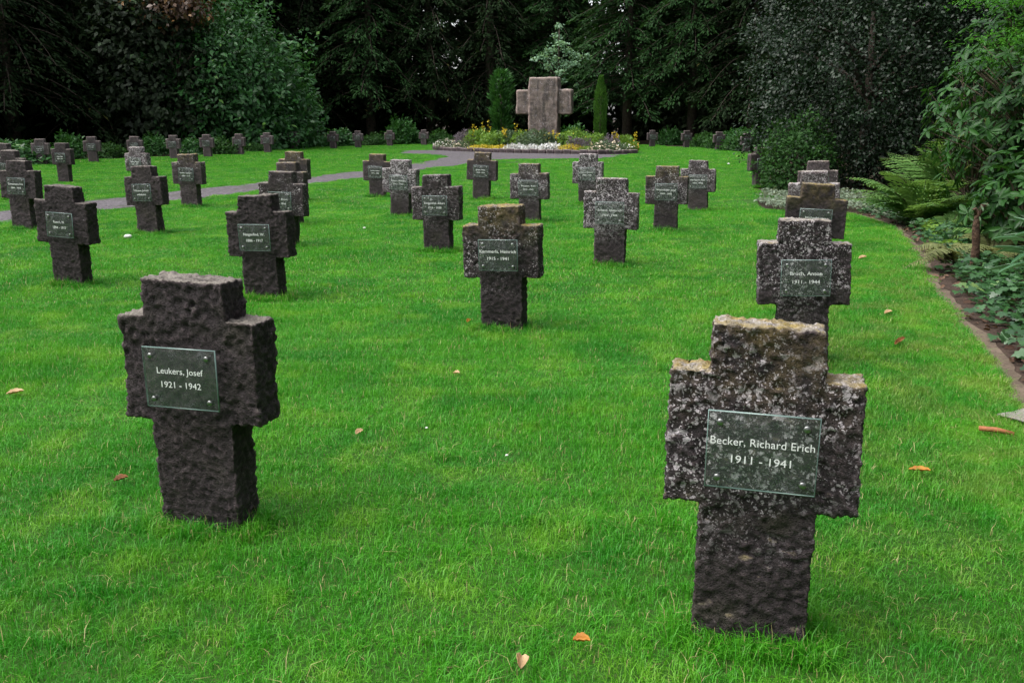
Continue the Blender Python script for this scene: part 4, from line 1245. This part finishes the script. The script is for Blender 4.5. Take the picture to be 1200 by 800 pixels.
fallen(610, 776, M_TAN, .052, .036, 1.5, 1.0, "tan curled leaf on the grass at the bottom centre", .055)
fallen(682, 750, M_ORANGE, .055, .03, -.4, .8, "orange leaf on the grass right of the tan curled one", .055)
fallen(1054, 400, M_BROWN, .15, .035, .75, .7, "long rusty brown leaf on the grass right of the lichen-speckled cross")
fallen(1078, 551, M_ORANGE, .095, .03, -.7, .7, "orange-brown leaf on worn grass right of the nearest cross")
fallen(1041, 366, M_TAN, .075, .04, .3, .6, "pale leaf further up on the right-hand grass strip")
fallen(18, 460, M_TAN, .10, .04, .1, .6, "tan leaf on the grass at the left frame edge")
fallen(142, 561, M_BROWN, .06, .035, .4, .6, "small brown leaf left of the left foreground cross's stem")
fallen(549, 376, M_ORANGE, .06, .03, 1.2, .7, "small orange leaf at the foot of the central cross")
fallen(421, 506, M_TAN, .05, .03, .9, .6, "faint tan leaf on the open grass right of the left foreground cross")
fallen(535, 437, M_TAN, .05, .03, -.6, .6, "faint tan leaf on the grass below the central cross")
fallen(1011, 302, M_TAN, .10, .05, .2, .6, "tan leaf beside the right-hand file near the bed")


def pebble(px, py, s, label, mat, z=.04):
    x, y = ground(px, py, z)
    d = []
    th = np.linspace(0, math.pi, 7); ph = np.arange(10) * 2 * math.pi / 10
    V = [(0, 0, 1)] + [(math.sin(a) * math.cos(b), math.sin(a) * math.sin(b), math.cos(a)) for a in th[1:-1] for b in ph] + [(0, 0, -1)]
    V = np.array([np.array(v) * (1 + .22 * mnoise.noise(Vector(v) * 1.7 + Vector((px, py, 0)))) for v in V]) * np.array([s, s * .8, s * .55])
    q = [[1 + l * 10 + k, 1 + (l + 1) * 10 + k, 1 + (l + 1) * 10 + (k + 1) % 10, 1 + l * 10 + (k + 1) % 10] for l in range(4) for k in range(10)]
    tt = [[0, 1 + k, 1 + (k + 1) % 10] for k in range(10)] + [[51, 41 + (k + 1) % 10, 41 + k] for k in range(10)]
    tag(link("pebble", mesh_np("pebble", V, [np.array(q), np.array(tt)], mat, True), None, (x, y, z)), label, "pebble", "white specks on the grass")


M_PEB = plain_mat("white_pebble", (.72, .71, .68), .6, 25, .1, .2)
pebble(150, 277, .055, "white pebble on the grass in front of the purplish cross", M_PEB, .035)
pebble(427, 267, .022, "tiny white speck on the grass left of the white-flecked cross", M_PEB)
pebble(594, 533, .008, "tiny white petal-like speck on the central foreground grass", M_PEB, .05)
pebble(500, 501, .008, "tiny white speck on the grass left of the central speck", M_PEB, .05)
pebble(854, 192, .05, "small white speck on the far lawn near the holly", M_PEB)

# ------------------------------------------------------------------ grass
src = bpy.data.collections.new("grass_sources")            # not linked to the scene: only instanced by the lawn's grass


def grass_patch(name, size, dens, Lr, Wr, seed, seg2=True, lean=.45):
    r = np.random.default_rng(seed); n = int(size * size * dens * 1.4)
    P = np.stack([r.uniform(-.5, .5, n) * size * 1.25, r.uniform(-.5, .5, n) * size * 1.25, np.full(n, -.004)], 1)
    az = r.uniform(0, 6.28, n); L = r.uniform(*Lr, n) * (1 + .25 * r.normal(0, 1, n)).clip(.5, 1.6); W = r.uniform(*Wr, n)
    ln = np.abs(r.normal(0, lean, n)) + .05
    d = np.stack([np.cos(az), np.sin(az), np.zeros(n)], 1); s = np.stack([-np.sin(az + r.normal(0, .8, n)), np.cos(az), np.zeros(n)], 1); s = unit(s)
    z = np.array([0, 0, 1.0])
    m1 = P + (z * .62 + d * (ln * .28)[:, None]) * L[:, None]
    tp = P + (z * (1 - .35 * np.minimum(ln, 1.2))[:, None] + d * (ln * .95)[:, None]) * L[:, None]
    if seg2:
        V = np.stack([P - s * (W / 2)[:, None], P + s * (W / 2)[:, None], m1 + s * (W * .42)[:, None], m1 - s * (W * .42)[:, None], tp], 1).reshape(-1, 3)
        b = np.arange(n)[:, None] * 5
        f = [b + np.array([[0, 1, 2, 3]]), b + np.array([[3, 2, 4]])]; k = 5
    else:
        V = np.stack([P - s * (W / 2)[:, None], P + s * (W / 2)[:, None], tp], 1).reshape(-1, 3)
        f = [np.arange(n)[:, None] * 3 + np.array([[0, 1, 2]])]; k = 3
    t = np.clip(r.beta(2.2, 2.4, n) * .93, 0, .93); t[r.random(n) < .035] = 1.0
    me = mesh_np(name, V, f, M_BLADE, False, np.repeat(t, k))
    o = bpy.data.objects.new(name, me); src.objects.link(o)


NV = 4
for v in range(NV): grass_patch("a%02d" % v, .30, 12500, (.020, .052), (.0016, .0032), 100 + v, True, .75)
for v in range(NV): grass_patch("b%02d" % v, .55, 4600, (.020, .048), (.0030, .0055), 110 + v, True, .75)
for v in range(NV): grass_patch("c%02d" % v, 1.0, 1700, (.022, .048), (.007, .012), 120 + v, False, .7)
for v in range(NV): grass_patch("d%02d" % v, 2.0, 520, (.026, .05), (.016, .028), 130 + v, False, .7)
for v in range(NV): grass_patch("e%02d" % v, .09, 8000, (.045, .095), (.0020, .0038), 140 + v, True, .6)   # long tufts left by the mower
PT, ID, SCL = [], [], []
r = np.random.default_rng(55)
for lod, (size, y0, y1) in enumerate(((.30, 1.6, 8.0), (.55, 7.7, 17.0), (1.0, 16.5, 34), (2.0, 33, 62))):
    hw0 = lambda y: .62 * y + 2.0
    gx = np.arange(-hw0(y1), hw0(y1), size); gy = np.arange(y0, y1, size)
    Q = np.stack(np.meshgrid(gx, gy), -1).reshape(-1, 2) + r.uniform(-.07, .07, (len(gx) * len(gy), 2)) * size
    k = (np.abs(Q[:, 0]) < hw0(Q[:, 1])) & inside(LAWN, Q) & ~inside(PATH, Q) & ~inside(BED, Q)
    m = size * .42
    if lod >= 1:
        k &= ~((dist_line(PATH + PATH[:1], Q) < m * .8)) & ~(dist_line(BED + BED[:1], Q) < m)
    k &= ~(dist_line(edge_in, Q) < size * .6)
    Q = Q[k]
    PT.append(np.column_stack([Q, np.zeros(len(Q))])); ID.append(lod * NV + r.integers(0, NV, len(Q)))
    SCL.append(.9 + .5 * np.array([mnoise.noise(Vector((a * 1.1, b * 1.1, 0))) for a, b in Q]) + r.uniform(-.08, .08, len(Q)))
# fill along path and bed rims with the finer patch
for ring, mm in ((PATH + PATH[:1], .10), (BED + BED[:1], .10)):
    a = np.array(ring)
    for p0, p1 in zip(a[:-1], a[1:]):
        ln = np.linalg.norm(p1 - p0)
        if ln < .05: continue
        m = int(ln / .22) * 2
        t_ = r.random(m); nn_ = np.array([-(p1 - p0)[1], (p1 - p0)[0]]) / ln
        Q = p0 + t_[:, None] * (p1 - p0) + nn_ * r.uniform(-.75, .75, m)[:, None]
        k = inside(LAWN, Q) & ~inside(PATH, Q) & ~inside(BED, Q) & (Q[:, 1] > 4)
        Q = Q[k]
        k = dist_line(a, Q) > .16
        Q = Q[k]
        PT.append(np.column_stack([Q, np.zeros(len(Q))])); ID.append(r.integers(0, NV, len(Q)) + NV); SCL.append(np.full(len(Q), .85))
for size_, y0, y1, lod, per in ((.30, 1.6, 8.0, 0, 16), (.55, 7.8, 17, 1, 9)):
    k = (edge_in[:, 1] > y0) & (edge_in[:, 1] < y1); e = edge_in[k]
    for c_ in e:
        Q = c_ - np.array([1, .3]) * r.uniform(.0, size_ * .85, per)[:, None] + r.normal(0, .05, (per, 2)); Q = Q[inside(LAWN, Q)]
        dd = dist_line(edge_in, Q)
        far_ = dd > size_ * .55
        Q1 = Q[far_][:2]; Q2 = Q[~far_ & (dd > .03)]
        PT.append(np.column_stack([Q1, np.zeros(len(Q1))])); ID.append(r.integers(0, NV, len(Q1)) + lod * NV); SCL.append(np.full(len(Q1), .8))
        PT.append(np.column_stack([Q2, np.zeros(len(Q2))])); ID.append(r.integers(0, NV, len(Q2)) + 4 * NV); SCL.append(r.uniform(.5, .8, len(Q2)))
for (X, Y, yaw, w, d) in STONES:
    if Y > 24: continue
    for k in range(int(30 if Y < 12 else 16)):
        u, v = (r.uniform(-.5, .5) * (w + .06), (-.5 - .12 * r.random()) * d) if r.random() < .5 else ((.5 + .12 * r.random()) * w * r.choice([-1, 1]), r.uniform(-.5, .6) * d)
        PT.append(np.array([[X + u * math.cos(yaw) - v * math.sin(yaw), Y + u * math.sin(yaw) + v * math.cos(yaw), 0]])); ID.append(np.array([4 * NV + r.integers(0, NV)])); SCL.append(np.array([r.uniform(.55, 1.05)]))
for k in range(420):                                        # scattered lusher tufts in the foreground
    x, y = r.uniform(-3, 3), r.uniform(2.2, 7)
    if mnoise.noise(Vector((x * 1.4, y * 1.4, 4))) < .05 or not inside(LAWN, np.array([[x, y]]))[0]: continue
    PT.append(np.array([[x, y, 0]])); ID.append(np.array([4 * NV + r.integers(0, NV)])); SCL.append(np.array([r.uniform(.5, .85)]))
PT, ID, SCL = np.vstack(PT), np.concatenate(ID), np.concatenate(SCL)
gm = bpy.data.meshes.new("lawn_grass")
gm.vertices.add(len(PT)); gm.vertices.foreach_set("co", PT.astype(np.float32).ravel())
a = gm.attributes.new("pick", 'INT', 'POINT'); a.data.foreach_set("value", ID.astype(np.int32))
a = gm.attributes.new("hgt", 'FLOAT', 'POINT'); a.data.foreach_set("value", SCL.astype(np.float32))
a = gm.attributes.new("spin", 'FLOAT', 'POINT'); a.data.foreach_set("value", (r.integers(0, 4, len(PT)) * math.pi / 2 + r.uniform(-.15, .15, len(PT))).astype(np.float32))
go = link("lawn_grass", gm)
tag(go, "short bright green mown grass covering the whole clearing", "grass", None, "stuff")
ng = bpy.data.node_groups.new("grass_scatter", 'GeometryNodeTree')
ng.interface.new_socket("Geometry", in_out='INPUT', socket_type='NodeSocketGeometry')
ng.interface.new_socket("Geometry", in_out='OUTPUT', socket_type='NodeSocketGeometry')
gi, goo = ng.nodes.new("NodeGroupInput"), ng.nodes.new("NodeGroupOutput")
ci = ng.nodes.new("GeometryNodeCollectionInfo"); ci.inputs["Collection"].default_value = src
ci.inputs["Separate Children"].default_value = True; ci.inputs["Reset Children"].default_value = True
iop = ng.nodes.new("GeometryNodeInstanceOnPoints"); iop.inputs["Pick Instance"].default_value = True
def named(nm, typ):
    nd_ = ng.nodes.new("GeometryNodeInputNamedAttribute"); nd_.data_type = typ; nd_.inputs["Name"].default_value = nm
    return nd_.outputs["Attribute"]
cmb = ng.nodes.new("ShaderNodeCombineXYZ"); ng.links.new(named("spin", 'FLOAT'), cmb.inputs[2])
cms = ng.nodes.new("ShaderNodeCombineXYZ"); cms.inputs[0].default_value = cms.inputs[1].default_value = 1.0; ng.links.new(named("hgt", 'FLOAT'), cms.inputs[2])
ng.links.new(gi.outputs[0], iop.inputs["Points"]); ng.links.new(ci.outputs[0], iop.inputs["Instance"])
ng.links.new(named("pick", 'INT'), iop.inputs["Instance Index"])
ng.links.new(cmb.outputs[0], iop.inputs["Rotation"]); ng.links.new(cms.outputs[0], iop.inputs["Scale"])
ng.links.new(iop.outputs[0], goo.inputs[0])
md = go.modifiers.new("grass", 'NODES'); md.node_group = ng
